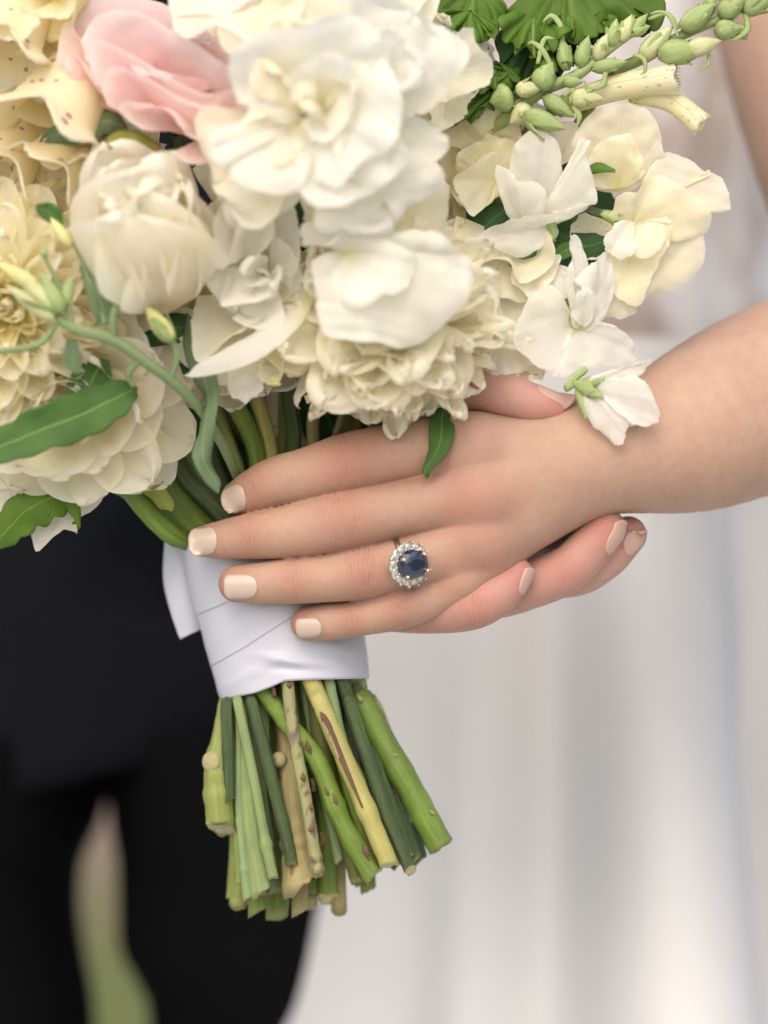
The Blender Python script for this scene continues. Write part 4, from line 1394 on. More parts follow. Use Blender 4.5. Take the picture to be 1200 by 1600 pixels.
# --- ball peony in the middle
o = flower('peony', (605, 500, -20), 'big round ivory peony in the middle with frilled petals down to the knuckles', 'flower')
J = dict(tj=9, jit=.25, lj=.12, wj=.18)
rg = [dict(n=9, L=70, W=32, tilt=10, curl=.9, cup=.6, r0=5, z0=70, **J),
      dict(n=12, L=95, W=38, tilt=32, curl=.75, cup=.5, r0=14, z0=58, notch=.12, ruf=.05, tip=.4, **J),
      dict(n=15, L=116, W=42, tilt=52, curl=.65, cup=.45, r0=24, z0=48, notch=.16, ruf=.06, tip=.4, **J),
      dict(n=18, L=130, W=44, tilt=70, curl=.55, cup=.4, r0=34, z0=38, notch=.16, ruf=.06, tip=.3, **J),
      dict(n=20, L=138, W=44, tilt=86, curl=.5, cup=.4, r0=40, z0=26, notch=.16, ruf=.06, tip=.2, **J),
      dict(n=22, L=140, W=44, tilt=100, curl=.45, cup=.4, r0=42, z0=12, notch=.16, ruf=.06, tip=.2, **J),
      dict(n=20, L=138, W=46, tilt=113, curl=.4, cup=.35, r0=42, z0=-4, notch=.12, ruf=.05, tip=.2, **J),
      dict(n=16, L=128, W=50, tilt=124, curl=.4, cup=.3, r0=38, z0=-18, ruf=.04, **J),
      dict(n=16, L=126, W=20, tilt=82, curl=.5, cup=.7, r0=46, z0=38, ruf=.05, tj=14, jit=.4, lj=.15),
      dict(n=20, L=140, W=19, tilt=102, curl=.4, cup=.7, r0=48, z0=16, ruf=.05, tj=14, jit=.4, lj=.15)]
bloom(o, (608, 492, -40), (0.03, -0.93, 0.30), rg, [Iv], 3)
full_stem(o, [(600, 520, 60, 16), (560, 640, 140), (500, 780, 160)], 430, 120, [(448, 1075, 124, 14), (455, 1180, 104, 18), (459, 1268, 94, 22), (466, 1330, 90, 25), (474, 1378, 88, 32)], M['stem_tan'], 16, nodes=((.86, .12),), label='thick tan woody stem with a flared cut end')

CR['amp'] = 0.0007
# --- broad white sweet pea lying over the peony
o = flower('sweet_pea', (560, 400, -180), 'broad satiny white sweet pea lying across the top of the round peony', 'flower')
sheet('petal', o, fan((545, 392, -185), [(476, 385, -196), (472, 355, -200), (500, 332, -206), (545, 328, -216), (620, 362, -232), (690, 384, -232), (734, 404, -222), (742, 430, -214), (728, 470, -216), (690, 515, -216), (640, 546, -220), (590, 528, -232), (540, 530, -230), (500, 518, -222), (486, 460, -212), (478, 410, -204)], 24, (13, 8), seed=120, ns=26, nv=80), Wh)
sheet('petal', o, fan((545, 395, -200), [(500, 380, -205), (530, 350, -222), (600, 372, -240), (660, 400, -246), (640, 440, -248), (600, 462, -250), (550, 480, -246), (512, 450, -230)], 12, (12, 9), seed=121, ns=22, nv=60), Wh)
sheet('petal', o, fan((640, 420, -140), [(575, 330, -150), (600, 285, -150), (650, 268, -146), (690, 276, -138), (708, 315, -128), (706, 372, -126), (680, 400, -140)], 14, (6, 6), seed=122), Cr)
sheet('petal', o, fan((600, 420, -140), [(470, 340, -140), (480, 290, -150), (530, 265, -160), (580, 262, -160), (610, 290, -155), (600, 350, -150)], 14, (6, 6), seed=123), Cr)
CR['amp'] = 0.00036
full_stem(o, [(560, 420, -120, 7), (560, 520, 30, 7), (520, 700, 110, 7)], 430, 70, [(449, 1060, 58), (459, 1150, 50), (478, 1250, 46), (492, 1335, 44), (498, 1362, 44)], M['stem_spotted'], 9, nodes=((.90, .22), (.95, .12), (.975, .18)), label='thin pale stem with purplish brown bruises')

# --- rolled white sweet pea between rose and peony
o = flower('sweet_pea', (400, 400, -100), 'white sweet pea with tightly rolled wavy rims between rose and round peony', 'flower')
for sd, (b, rim, bu, rp) in enumerate([
    ((410, 380, -80), [(345, 330, -130), (340, 300, -140), (372, 284, -150), (428, 288, -156), (460, 325, -150), (468, 400, -140), (455, 455, -130)], 10, (6, 7)),
    ((395, 385, -110), [(352, 308, -160), (336, 345, -172), (336, 398, -176), (345, 422, -174), (358, 396, -172), (366, 356, -182), (384, 332, -188), (400, 350, -170)], 6, (4, 8)),
    ((392, 425, -110), [(372, 352, -165), (390, 331, -190), (420, 340, -192), (420, 378, -186), (396, 410, -188), (384, 438, -186), (405, 446, -184), (430, 436, -182), (424, 462, -180), (396, 472, -176), (345, 478, -165), (352, 430, -160)], 5, (4, 9)),
    ((420, 440, -90), [(430, 360, -140), (462, 400, -140), (470, 440, -132), (455, 480, -130), (415, 492, -132)], 8, (4, 6))]):
    sheet('petal', o, fan(b, rim, bu, rp, seed=140 + sd), Wh)
floret(o, (395, 345, -130), (-.15, -.95, .2), (.2, 0, 1), 82, Wh, 420, .12)
floret(o, (415, 430, -130), (-.1, -.95, -.1), (-.6, 0, -.8), 76, Wh, 421, .12)
full_stem(o, [(400, 440, -60, 7), (400, 560, 60, 9), (398, 612, 72, 12), (424, 720, 96, 12)], 420, 80, [(487, 1066, 62, 13), (527, 1160, 58, 13.5), (569, 1256, 54, 14), (609, 1352, 52, 14)], M['stem_yellow'], 12, label='yellowing stem with a long brown scar')

o = flower('sweet_pea', (420, 480, -70), 'white sweet pea whose long lower petal points left over the stems', 'flower')
sheet('petal', o, fan((410, 475, -50), [(308, 462, -80), (300, 500, -96), (300, 540, -112), (312, 566, -124), (350, 534, -138), (402, 502, -144), (470, 452, -134)], 8, (3, 4), seed=150), Iv)
sheet('petal', o, blade([(484, 458, -128, 10, 10), (452, 496, -150, 20, 25), (400, 534, -158, 25, 30), (340, 564, -152, 19, 20), (302, 582, -144, 8, 10), (288, 587, -140, 1, 0)], 34, 13, cup=.35, ripple=(2, 7), seed=151), Wh)
for sd, (b, rim) in enumerate([((400, 545, -60), [(430, 500, -120), (470, 520, -110), (482, 560, -100), (470, 580, -96), (440, 575, -100), (420, 560, -110)]), ((400, 560, -50), [(356, 585, -84), (360, 618, -92), (380, 628, -94), (392, 622, -94), (410, 612, -92), (412, 580, -90)]), ((425, 560, -50), [(405, 560, -90), (402, 590, -96), (425, 600, -98), (442, 588, -96), (448, 565, -90)]), ((430, 520, -40), [(400, 520, -70), (420, 555, -85), (455, 590, -85), (485, 570, -75), (490, 520, -60)])]):
    sheet('petal', o, fan(b, rim, 6, (3, 5), seed=152 + sd), [Iv, Wh, Iv, M['yellow_petal']][sd])
bud(o, (420, 590, -80), (436, 600, -90), 9, M['bud_yellow'])
sheet('petal', o, fan((350, 500, -40), [(262, 480, -40), (270, 540, -60), (310, 590, -70), (360, 600, -70), (420, 590, -66), (480, 560, -60), (490, 500, -50)], 14, (5, 6), seed=157), Iv)
full_stem(o, [(410, 560, -20, 8), (364, 612, 40, 14), (404, 728, 92, 14)], 400, 70, [(411, 1078, 84, 13), (448, 1129, 76, 13.5), (495, 1188, 66, 14), (532, 1279, 60, 14), (583, 1370, 56, 14)], M['stem_green'], 13, nodes=((.865, .2), (.93, .12)))

CR['amp'] = 0.0006
# --- blurred white sweet pea nearest the lens
o = flower('sweet_pea', (510, 180, -250), 'large soft white sweet pea nearest the viewer at the top of the bouquet', 'flower')
for sd, (b, rim, bu, rp) in enumerate([
    ((505, 160, -240), [(372, 160, -280), (358, 100, -306), (400, 52, -330), (470, 40, -345), (540, 24, -345), (592, 50, -335), (610, 95, -306), (600, 160, -280)], 14, (8, 6)),
    ((510, 180, -262), [(560, 70, -300), (606, 100, -326), (628, 165, -340), (612, 228, -338), (570, 252, -332), (530, 292, -322), (496, 280, -304)], 18, (9, 7)),
    ((470, 190, -262), [(400, 125, -290), (374, 160, -300), (384, 182, -308), (334, 214, -314), (322, 236, -316), (342, 262, -320), (356, 252, -322), (366, 286, -324), (420, 302, -326), (472, 292, -314), (494, 240, -300)], 12, (9, 8)),
    ((500, 205, -262), [(430, 268, -300), (480, 312, -312), (540, 322, -312), (600, 286, -304), (640, 250, -292), (610, 195, -280)], 14, (8, 7)),
    ((500, 165, -280), [(440, 130, -330), (480, 90, -346), (530, 86, -350), (560, 120, -348), (545, 170, -340), (510, 215, -335), (470, 190, -330)], 10, (8, 7)),
    ((620, 150, -190), [(612, 104, -232), (624, 82, -246), (652, 75, -254), (682, 95, -258), (703, 130, -250), (694, 152, -244), (662, 180, -236), (630, 192, -225)], 8, (5, 5)),
    ((608, 192, -196), [(640, 180, -228), (690, 203, -240), (701, 220, -240), (690, 246, -236), (652, 256, -230), (606, 292, -226), (588, 255, -216)], 8, (5, 5))]):
    sheet('petal', o, fan(b, rim, bu, rp, seed=170 + sd, ns=16, nv=44), Wh)
for sd, (b_, fc, up_, sz) in enumerate([((470, 110, -240), (-.2, -.9, .35), (-.3, 0, 1), 120), ((585, 120, -235), (.35, -.9, .2), (.5, 0, .8), 120), ((440, 225, -235), (-.3, -.9, -.1), (-.9, 0, -.5), 115), ((560, 235, -240), (.2, -.95, -.2), (.4, 0, -.9), 118), ((505, 165, -270), (.1, -.95, .1), (-.4, 0, .9), 105)]):
    floret(o, b_, fc, up_, sz, Wh if sd % 2 else Iv, 400 + sd, .11)
CR['amp'] = 0.00036
full_stem(o, [(510, 200, -200, 8), (500, 340, -40, 8), (452, 585, 70, 10), (456, 715, 92, 10)], 390, 80, [(391, 1088, 68, 8), (408, 1152, 62, 8), (428, 1232, 60, 8.5), (448, 1310, 60, 8.5), (457, 1352, 60, 8.5)], M['stem_dark'], 9, ridges=(6, .13))

o = flower('sweet_pea', (690, 100, -60), 'off white sweet pea with two wavy petals beside the lobed green leaf', 'flower')
for sd, (b, rim) in enumerate([((668, 110, -50), [(626, 82, -90), (626, 44, -100), (658, 34, -102), (690, 50, -102), (694, 78, -92)]), ((690, 115, -55), [(686, 62, -90), (735, 40, -106), (744, 70, -110), (769, 95, -106), (764, 126, -102), (735, 146, -98), (690, 157, -90)]), ((700, 130, -30), [(660, 150, -60), (680, 200, -60), (720, 190, -55), (735, 150, -55)])]):
    sheet('petal', o, fan(b, rim, 7, (4, 5), seed=190 + sd), Iv)
full_stem(o, [(690, 120, -30, 7), (640, 400, 100, 7), (520, 740, 170)], 420, 150, [(408, 1095, 120), (408, 1250, 110), (412, 1390, 105, 15)], M['stem_pale'], 13)

o = flower('garden_rose', (360, 10, -120), 'cream garden rose cropped by the top edge beside the pink one', 'flower')
for sd, (b, rim) in enumerate([((370, -60, -110), [(268, 10, -190), (274, 48, -214), (300, 62, -226), (340, 44, -240), (400, 66, -250), (450, 48, -250), (480, 0, -240), (480, -60, -220)]), ((330, -60, -100), [(262, -30, -170), (270, 20, -190), (320, 20, -210), (380, 10, -220), (420, -40, -210)]), ((560, -30, -60), [(480, 20, -150), (520, 50, -170), (580, 55, -160), (640, 30, -140), (670, -10, -110), (660, -50, -90)]), ((620, -30, -40), [(560, 30, -110), (590, 70, -115), (640, 60, -110), (680, 20, -95), (690, -20, -80)])]):
    sheet('petal', o, fan(b, rim, 10, (6, 5), seed=200 + sd), [M['rose_petal'], M['rose_petal'], M['cream_petal'], M['rose_petal']][sd])
for sd, (b_, rim) in enumerate([((345, 330, -60), [(300, 262, -90), (330, 245, -100), (372, 255, -104), (385, 300, -104), (372, 345, -100)]), ((350, 400, -50), [(318, 330, -84), (345, 310, -92), (378, 330, -94), (385, 390, -90), (360, 430, -84)])]):
    sheet('petal', o, fan(b_, rim, 10, (4, 5), seed=206 + sd), M['rose_petal'])
full_stem(o, [(400, 60, -60, 9), (440, 420, 60, 9), (440, 740, 160)], 380, 160, [(384, 1095, 150), (378, 1180, 140), (385, 1330, 136), (372, 1412, 140, 13)], M['stem_lime'], 12)

# --- pink rose
o = flower('garden_rose', (240, 140, -60), 'blush pink garden rose with cupped layered petals, the only pink bloom', 'flower')
rg = [dict(n=5, L=90, W=44, tilt=4, curl=.95, cup=.75, r0=5, z0=10, mat=1),
      dict(n=6, L=110, W=60, tilt=18, curl=.9, cup=.7, r0=10, z0=0, tip=.3, ruf=.02, mat=0),
      dict(n=6, L=128, W=74, tilt=34, curl=.9, cup=.6, r0=14, z0=0, tip=.3, ruf=.03, mat=0),
      dict(n=7, L=150, W=88, tilt=62, curl=.7, cup=.5, r0=14, z0=0, tip=.3, ruf=.03, mat=0)]
bloom(o, (262, 170, -40), (0.22, -0.50, 0.84), rg, [M['pink_petal'], M['blush_petal']], 12)
PK = M['pink_petal']
for sd, (b, rim, bu, mt) in enumerate([
    ((260, 150, -50), [(98, 70, -90), (104, 28, -86), (140, 2, -78), (200, -8, -80), (270, 12, -90), (335, 60, -104), (385, 115, -120)], 14, PK),
    ((190, 175, -70), [(104, 130, -118), (92, 95, -128), (92, 55, -134), (103, 34, -138), (126, 62, -148), (150, 112, -154), (166, 150, -156)], 16, PK),
    ((205, 185, -80), [(126, 150, -140), (104, 112, -150), (102, 82, -154), (116, 86, -160), (140, 118, -166), (172, 148, -170), (190, 165, -168)], 14, PK),
    ((280, 160, -90), [(132, 92, -150), (130, 55, -156), (150, 26, -158), (200, 16, -160), (250, 34, -166), (300, 66, -176), (352, 100, -186), (385, 120, -184)], 20, PK),
    ((295, 190, -100), [(150, 130, -168), (136, 88, -176), (146, 62, -182), (200, 82, -196), (262, 118, -206), (322, 146, -206), (372, 140, -196), (388, 165, -180), (370, 200, -168)], 24, PK),
    ((300, 215, -100), [(168, 165, -176), (158, 132, -186), (178, 104, -196), (232, 122, -208), (290, 158, -214), (345, 172, -206), (376, 168, -192), (378, 196, -176), (345, 222, -166)], 24, PK),
    ((325, 205, -100), [(222, 205, -190), (196, 184, -196), (184, 170, -200), (192, 158, -204), (225, 156, -210), (262, 172, -212), (284, 200, -206), (290, 212, -200), (320, 226, -194), (326, 250, -190), (300, 250, -190), (262, 236, -196)], 12, PK),
    ((345, 200, -90), [(332, 226, -176), (338, 192, -184), (372, 160, -182), (408, 165, -166), (424, 195, -150), (400, 235, -146), (352, 250, -156)], 12, M['blush_petal'])]):
    sheet('petal', o, fan(b, rim, bu, (3, 4), seed=210 + sd, ns=20, nv=44), mt)
full_stem(o, [(280, 210, 0, 14), (310, 420, 70, 13), (270, 690, 110, 14), (340, 796, 120, 14)], 470, 120, [(536, 1067, 84, 9), (569, 1169, 74, 9), (602, 1268, 70, 9), (642, 1360, 68, 9)], M['stem_dark'], 12, ridges=(7, .12))

# --- ivory rose
o = flower('garden_rose', (236, 440, -100), 'ivory cup shaped rose with a tan heart, below the pink one', 'flower')
rg = [dict(n=5, L=128, W=36, tilt=6, curl=.7, cup=.8, r0=4, z0=30, mat=1),
      dict(n=6, L=150, W=56, tilt=6, curl=.8, cup=.8, r0=10, z0=14, tip=.4, mat=1, ruf=.03),
      dict(n=7, L=185, W=80, tilt=13, curl=.75, cup=.75, r0=16, z0=6, tip=.5, ruf=.04, freq=7),
      dict(n=7, L=212, W=104, tilt=22, curl=.85, cup=.62, r0=20, z0=0, tip=.6, ruf=.03, freq=6),
      dict(n=6, L=222, W=104, tilt=30, smax=.48, lj=.13, tj=8, jit=.3, curl=1.1, cup=.58, r0=22, z0=-4, tip=.5, ruf=.02),
      dict(n=5, L=214, W=112, tilt=40, smax=.45, lj=.15, tj=8, jit=.3, curl=1.2, cup=.55, r0=24, z0=-8, tip=.4, ruf=.02)]
bloom(o, (238, 464, -90), (-0.04, -0.64, 0.77), rg, [M['rose_petal'], M['blush_petal']], 21)
full_stem(o, [(240, 470, -70, 14), (270, 560, 40, 14), (235, 712, 120, 34), (318, 838, 150, 32)], 440, 170, [(553, 1070, 118, 18), (594, 1151, 112, 18.5), (642, 1235, 106, 19), (690, 1323, 100, 19.5)], M['stem_green'], 18, nodes=((.85, .08),), label='thick bright green stem, longest to the right')

# --- dahlia on the left edge
o = flower('dahlia', (20, 490, -60), 'cream dahlia with spoon petals and golden heart cut by the left edge', 'flower')
rg = [dict(n=7, L=22, W=9, tilt=2, curl=1.2, cup=1.2, r0=3, z0=34, mat=1), dict(n=9, L=32, W=11, tilt=12, curl=1.1, cup=1.2, r0=8, z0=30, mat=1),
      dict(n=12, L=52, W=15, tilt=34, curl=.9, cup=1.3, r0=18, z0=18, mat=1),
      dict(n=14, L=72, W=21, tilt=54, curl=.7, cup=1.2, r0=26, z0=10, mat=2, tip=.3),
      dict(n=15, L=96, W=27, tilt=70, curl=.55, cup=1.1, r0=32, z0=2, mat=0, tip=.3),
      dict(n=16, L=125, W=33, tilt=84, curl=.4, cup=1.0, r0=36, z0=-6, mat=0, tip=.3),
      dict(n=16, L=155, W=38, tilt=96, curl=.3, cup=.9, r0=36, z0=-16, mat=0, tip=.2),
      dict(n=14, L=175, W=42, tilt=108, curl=.2, cup=.8, r0=34, z0=-26, mat=0)]
v, f = ball(W(18, 480, -112), 24 * K, .8, (0.1, -0.96, 0), 20, 12)
obj('heart', v, f, M['yellow_petal'], o, uv=[(0.05 * (i % 20), 0.9) for i in range(len(v))])
bloom(o, (12, 478, -90), (0.10, -0.96, -0.02), rg, [M['cream_petal'], M['yellow_petal'], M['yellow_petal']], 31)
full_stem(o, [(40, 500, 0, 10), (150, 620, 110, 12), (250, 760, 180, 12)], 400, 220, [(480, 1080, 200), (540, 1250, 190), (568, 1380, 186)], M['stem_olive'], 13)

# --- round-petalled white bloom, lower left
o = flower('peony', (110, 680, 10), 'white peony with smooth rounded petals at the lower left, above the dark jacket', 'flower')
rg = [dict(n=7, L=90, W=50, tilt=40, curl=.6, cup=.5, r0=10, z0=20),
      dict(n=9, L=125, W=62, tilt=66, curl=.5, cup=.45, r0=20, z0=10, ruf=.02),
      dict(n=10, L=150, W=66, tilt=84, curl=.4, cup=.4, r0=26, z0=0, ruf=.025),
      dict(n=11, L=168, W=66, tilt=98, curl=.35, cup=.35, r0=28, z0=-12, ruf=.025),
      dict(n=11, L=165, W=62, tilt=112, curl=.3, cup=.35, r0=26, z0=-26, ruf=.025)]
bloom(o, (112, 622, -20), (-0.05, -0.90, -0.25), rg, [Iv, Iv], 41)
full_stem(o, [(150, 660, 40, 14), (182, 735, 60, 16), (288, 850, 90, 15)], 470, 60, [(515, 1062, 80, 6), (528, 1140, 72, 6), (543, 1184, 70, 6), (561, 1213, 70, 7), (600, 1330, 70, 7)], M['stem_green'], 12)

o = flower('sweet_pea', (110, 770, 50), 'loose white petals hanging lowest on the left beside a frilly leaf', 'flower')
sheet('petal', o, fan((105, 735, 60), [(52, 770, 40), (48, 820, 34), (56, 862, 32), (80, 842, 30), (100, 828, 30), (122, 833, 30), (115, 815, 32), (156, 790, 34), (160, 752, 42), (150, 735, 50)], 6, (3, 5), seed=230), Iv)
sheet('petal', o, fan((20, 720, 60), [(-20, 760, 30), (0, 800, 26), (12, 815, 26), (20, 790, 28), (30, 760, 34)], 6, (3, 5), seed=231), Iv)
full_stem(o, [(120, 740, 60, 8), (200, 770, 130), (300, 850, 170)], 420, 200, [(500, 1090, 210), (520, 1300, 210), (528, 1360, 200)], M['stem_green'], 11)

# --- foxglove bells, top left
o = flower('foxglove', (70, 160, -60), 'yellow cream foxglove bells with purple speckles at the upper left edge', 'flower')
bell(o, (175, 60, -20), (60, 225, -120), 40, 78, M['bell_petal'], 11, .35)
bell(o, (60, -50, -30), (-10, 95, -110), 36, 66, M['bell_petal'], 12, .4)
bell(o, (170, 190, 0), (60, 290, -80), 36, 60, M['bell_petal'], 13, .3)
bell(o, (40, 190, 20), (-30, 290, -70), 40, 66, M['bell_petal'], 14, .35)
bell(o, (140, -70, -40), (70, 10, -120), 30, 46, M['yellow_petal'], 15, .2)
for sd, (b, rim, mt) in enumerate([((60, 60, -40), [(-20, 20, -80), (20, -20, -80), (80, -20, -80), (120, 30, -80), (110, 90, -80), (40, 120, -90)], 'yellow_petal'), ((90, 120, -30), [(20, 80, -60), (80, 60, -60), (150, 90, -60), (150, 160, -60), (90, 200, -66), (20, 180, -66)], 'yellow_petal'), ((20, 20, -120), [(-20, 55, -150), (10, 62, -165), (40, 58, -170), (62, 34, -165), (40, 8, -150)], 'pale_bell'), ((90, 0, -110), [(50, 20, -150), (80, 28, -160), (110, 22, -160), (118, 0, -150)], 'yellow_petal'), ((130, 210, -40), [(70, 215, -110), (60, 250, -118), (85, 262, -120), (130, 250, -118), (160, 262, -110)], 'bell_petal')]):
    sheet('petal', o, fan(b, rim, 6, (4, 5), seed=240 + sd), M[mt])
full_stem(o, [(150, 120, 20, 12), (200, 450, 120, 12), (300, 740, 180)], 400, 210, [(520, 1090, 200), (585, 1250, 180), (620, 1345, 170, 12)], M['stem_green'], 12)

# --- blooms behind that close the dome
for nm_, c, lab, mt, sd in (('peony', (430, 130, 30), 'cream peony half hidden behind the soft white sweet pea', Cr, 51),
                            ('peony', (740, 260, 130), 'cream peony deep behind the yellowed sweet pea', Cr, 52),
                            ('peony', (345, 500, 40), 'cream peony deep under the long pointing petal', Iv, 53),
                            ('peony', (640, 100, 70), 'cream peony behind the lobed green leaf', Iv, 54),
                            ('peony', (150, 300, 40), 'cream peony deep between foxglove and ivory rose', Cr, 55)):
    o = flower(nm_, c, lab)
    rg = [dict(n=8, L=70, W=36, tilt=20, curl=.8, cup=.5, r0=8, z0=20), dict(n=11, L=100, W=44, tilt=50, curl=.6, cup=.5, r0=20, z0=10, ruf=.03),
          dict(n=13, L=118, W=46, tilt=78, curl=.5, cup=.4, r0=26, z0=0, ruf=.03), dict(n=13, L=120, W=46, tilt=100, curl=.4, cup=.4, r0=26, z0=-12, ruf=.03)]
    bloom(o, c, (0, -0.97, 0.1), rg, [mt], sd)
    full_stem(o, [(c[0], c[1], c[2] + 30, 9), ((c[0] + 430) / 2, 560, 190, 9), (430, 760, 200)], 400 + sd % 5 * 16, 190, [(400 + sd % 5 * 30, 1090, 190), (395 + sd % 5 * 42, 1250, 180), (392 + sd % 5 * 46, 1390 + sd % 3 * 16, 175, 12)], [M['stem_green'], M['stem_olive'], M['stem_tan']][sd % 3], 12)

# --- green bud spikes of the foxglove
o = flower('foxglove_spike', (860, 150, 20), 'green foxglove spike of plump buds and curling sepals at the upper right', 'flower')
stem(o, [(770, 200, 50, 11), (800, 175, 30, 11), (850, 140, 16, 10), (900, 118, 8, 9), (955, 75, 6, 7), (1010, 38, 6, 4)], M['bud_green'], n=30, cap=False)
BUDS = [((840, 140), (860, 104), 19, -6), ((818, 178), (868, 196), 16, -10), ((888, 152), (935, 154), 15, -10), ((850, 150), (890, 178), 13, 0), ((800, 150), (770, 158), 20, 8), ((805, 140), (840, 138), 13, -4),
        ((886, 110), (878, 66), 13, -2), ((905, 105), (918, 62), 13, -4), ((930, 96), (945, 62), 12, -4), ((925, 108), (972, 98), 12, -6), ((955, 75), (962, 36), 12, -2), ((968, 66), (985, 28), 11, -4), ((980, 58), (1008, 26), 11, -2), ((985, 52), (1012, 42), 10, -4), ((830, 168), (800, 190), 16, 4), ((880, 128), (905, 128), 9, -14)]
for q, (a_, b_, w_, d_) in enumerate(BUDS):
    bud(o, (*a_, d_ + 8), (*b_, d_), w_ * 1.05, M[('bud_green', 'bud_green', 'bud_pale')[q % 3]], sepals=4 if q % 2 == 0 else 3, smat=M['bud_green'], seed=q)
for q, rr in enumerate([[(862, 104, -4, 5), (848, 78, -8, 6), (832, 66, -6, 4), (824, 70, -4, 1)], [(880, 70, -4, 4), (876, 40, -8, 6), (862, 24, -6, 5), (848, 34, -4, 1)], [(946, 112, -10, 4), (942, 132, -14, 6), (922, 138, -14, 4), (912, 126, -12, 1)], [(990, 84, -8, 4), (1006, 92, -12, 5), (1008, 110, -12, 3), (1000, 118, -10, 1)],
                        [(1012, 30, 0, 3), (1040, 20, -4, 5), (1052, 36, -4, 4), (1060, 60, -2, 1)], [(895, 165, -8, 4), (905, 180, -12, 6), (902, 198, -10, 1)], [(880, 150, -10, 4), (896, 140, -16, 5), (890, 162, -16, 1)], [(840, 100, -6, 4), (850, 62, -8, 5), (866, 60, -8, 1)]]):
    sheet('sepal', o, blade([(*t[:3], t[3] * .75) for t in rr], 16, 7, cup=.5, seed=q), M['bud_green'], .0002)
full_stem(o, [(772, 198, 52, 10), (690, 420, 130, 10), (520, 740, 180)], 420, 130, [(370, 1090, 64, 7), (394, 1205, 58, 7.5), (412, 1300, 56, 7.5), (427, 1372, 56, 8)], M['stem_pale'], 9, nodes=((.905, .3),))

o = flower('foxglove_spike', (1110, 40, 20), 'second foxglove spike leaving the top right corner with one opening bud', 'flower')
stem(o, [(960, 110, 60, 9), (1015, 86, 30, 9), (1060, 58, 18, 8), (1115, 34, 12, 7), (1160, 14, 10, 6), (1215, -20, 8, 4)], M['bud_green'], n=30, cap=False)
for q, (a_, b_, w_, d_) in enumerate([((1064, 46), (1112, 10), 17, -4), ((1124, 26), (1160, -2), 17, -6), ((1160, 20), (1200, -2), 14, -2), ((1116, 48), (1156, 44), 16, -6), ((1100, 30), (1116, -8), 12, 4), ((1150, 40), (1166, 60), 11, 2), ((1000, 92), (1042, 50), 17, 6)]):
    bud(o, (*a_, d_ + 8), (*b_, d_), w_, M['bud_green' if q != 6 else 'bud_pale'], sepals=4 if q % 2 else 3, smat=M['bud_green'], seed=40 + q)
b_ = bud(o, (1072, 80, -6), (1118, 66, -14), 16, M['bud_pale'], seed=60)
bud(o, (1028, 84, 2), (1088, 80, -6), 20, M['bud_green'], sepals=4, smat=M['bud_green'], seed=61)
for q, rr in enumerate([[(1165, 20, 0, 5), (1168, 45, -6, 7), (1150, 60, -6, 4), (1138, 62, -4, 1)], [(1108, 84, -4, 3), (1106, 100, -8, 4), (1090, 110, -6, 1)], [(1060, 46, 0, 4), (1048, 24, -4, 4), (1030, 18, -4, 3), (1016, 22, -2, 1)]]):
    sheet('sepal', o, blade([(*t[:3], t[3] * .75) for t in rr], 16, 7, cup=.5, seed=q), M['bud_green'], .0002)
full_stem(o, [(965, 108, 62, 8), (800, 340, 140, 8), (540, 740, 190)], 430, 150, [(350, 1094, 110, 8), (346, 1150, 100, 14), (340, 1200, 96, 20), (346, 1294, 94, 22)], M['stem_lime'], 12, nodes=((.93, .12),), label='stout lime stem with a round tan scar')
# the round scar of a removed shoot on that stem
v, f = ball(W(330, 1190, 82), 17 * K, 0.45, (-0.5, -0.85, 0.1), 16, 9)
obj('shoot_scar', v, f, M['pod_scar'], o, uv=[(0.1 * (i % 16), 0.1 * (i // 16)) for i in range(len(v))])

# --- leaves
def leaf(c, label, sheets, name='leaf', st=None):
    o = flower(name, c, label, 'leaf', FO)
    for q, (g, m_) in enumerate(sheets):
        sheet('blade', o, g, M[m_], .0004)
    if st: full_stem(o, *st[0], **st[1])
    return o


leaf((800, 60, 30), 'lobed bright green geranium leaf with frilly folded edges behind the buds', [
    (fan((745, -25, 50), [(672, -10, 20), (670, 22, 8), (680, 44, 4), (700, 62, 0), (716, 52, 2), (735, 66, -2), (752, 56, 2), (772, 62, -4), (784, 40, 4), (792, 8, 18)], 8, (11, 12), seed=300, nv=80), 'lobed_leaf'),
    (fan((870, 10, 70), [(772, 62, 46), (782, 100, 40), (762, 140, 34), (776, 168, 34), (800, 158, 40), (822, 168, 36), (850, 140, 44), (880, 112, 46), (905, 98, 48)], 8, (10, 12), seed=301, nv=80), 'dark_leaf'),
    (fan((890, -40, 40), [(790, 20, 22), (800, 52, 8), (806, 86, 2), (822, 76, 6), (838, 84, -4), (846, 60, 4), (866, 78, -8), (880, 60, 0), (898, 74, -6), (914, 52, 4), (935, 60, 0), (946, 30, 8), (975, 42, 4), (1000, 28, 12), (1022, 46, 14), (1040, 20, 20), (1036, -20, 30)], 6, (12, 14), seed=302, nv=110), 'lobed_leaf'),
    (fan((810, 105, 40), [(796, 146, 18), (770, 128, 12), (752, 146, 6), (732, 142, 8), (716, 164, 2), (694, 160, 6), (692, 186, 2), (706, 202, 4), (718, 182, 10), (734, 192, 8), (748, 172, 16), (776, 172, 26)], 6, (9, 13), seed=303, nv=80), 'lobed_leaf'),
    (fan((960, -30, 60), [(900, 30, 40), (920, 70, 36), (960, 66, 36), (985, 48, 36), (1010, 56, 36), (1036, 30, 36)], 4, (5, 10), seed=304), 'lobed_leaf')],
    st=(([(850, 30, 70, 7), (740, 400, 150, 8), (520, 740, 200)], 450, 190, [(460, 1090, 180), (480, 1260, 170), (490, 1395, 165, 13)], M['stem_green'], 12), {}))
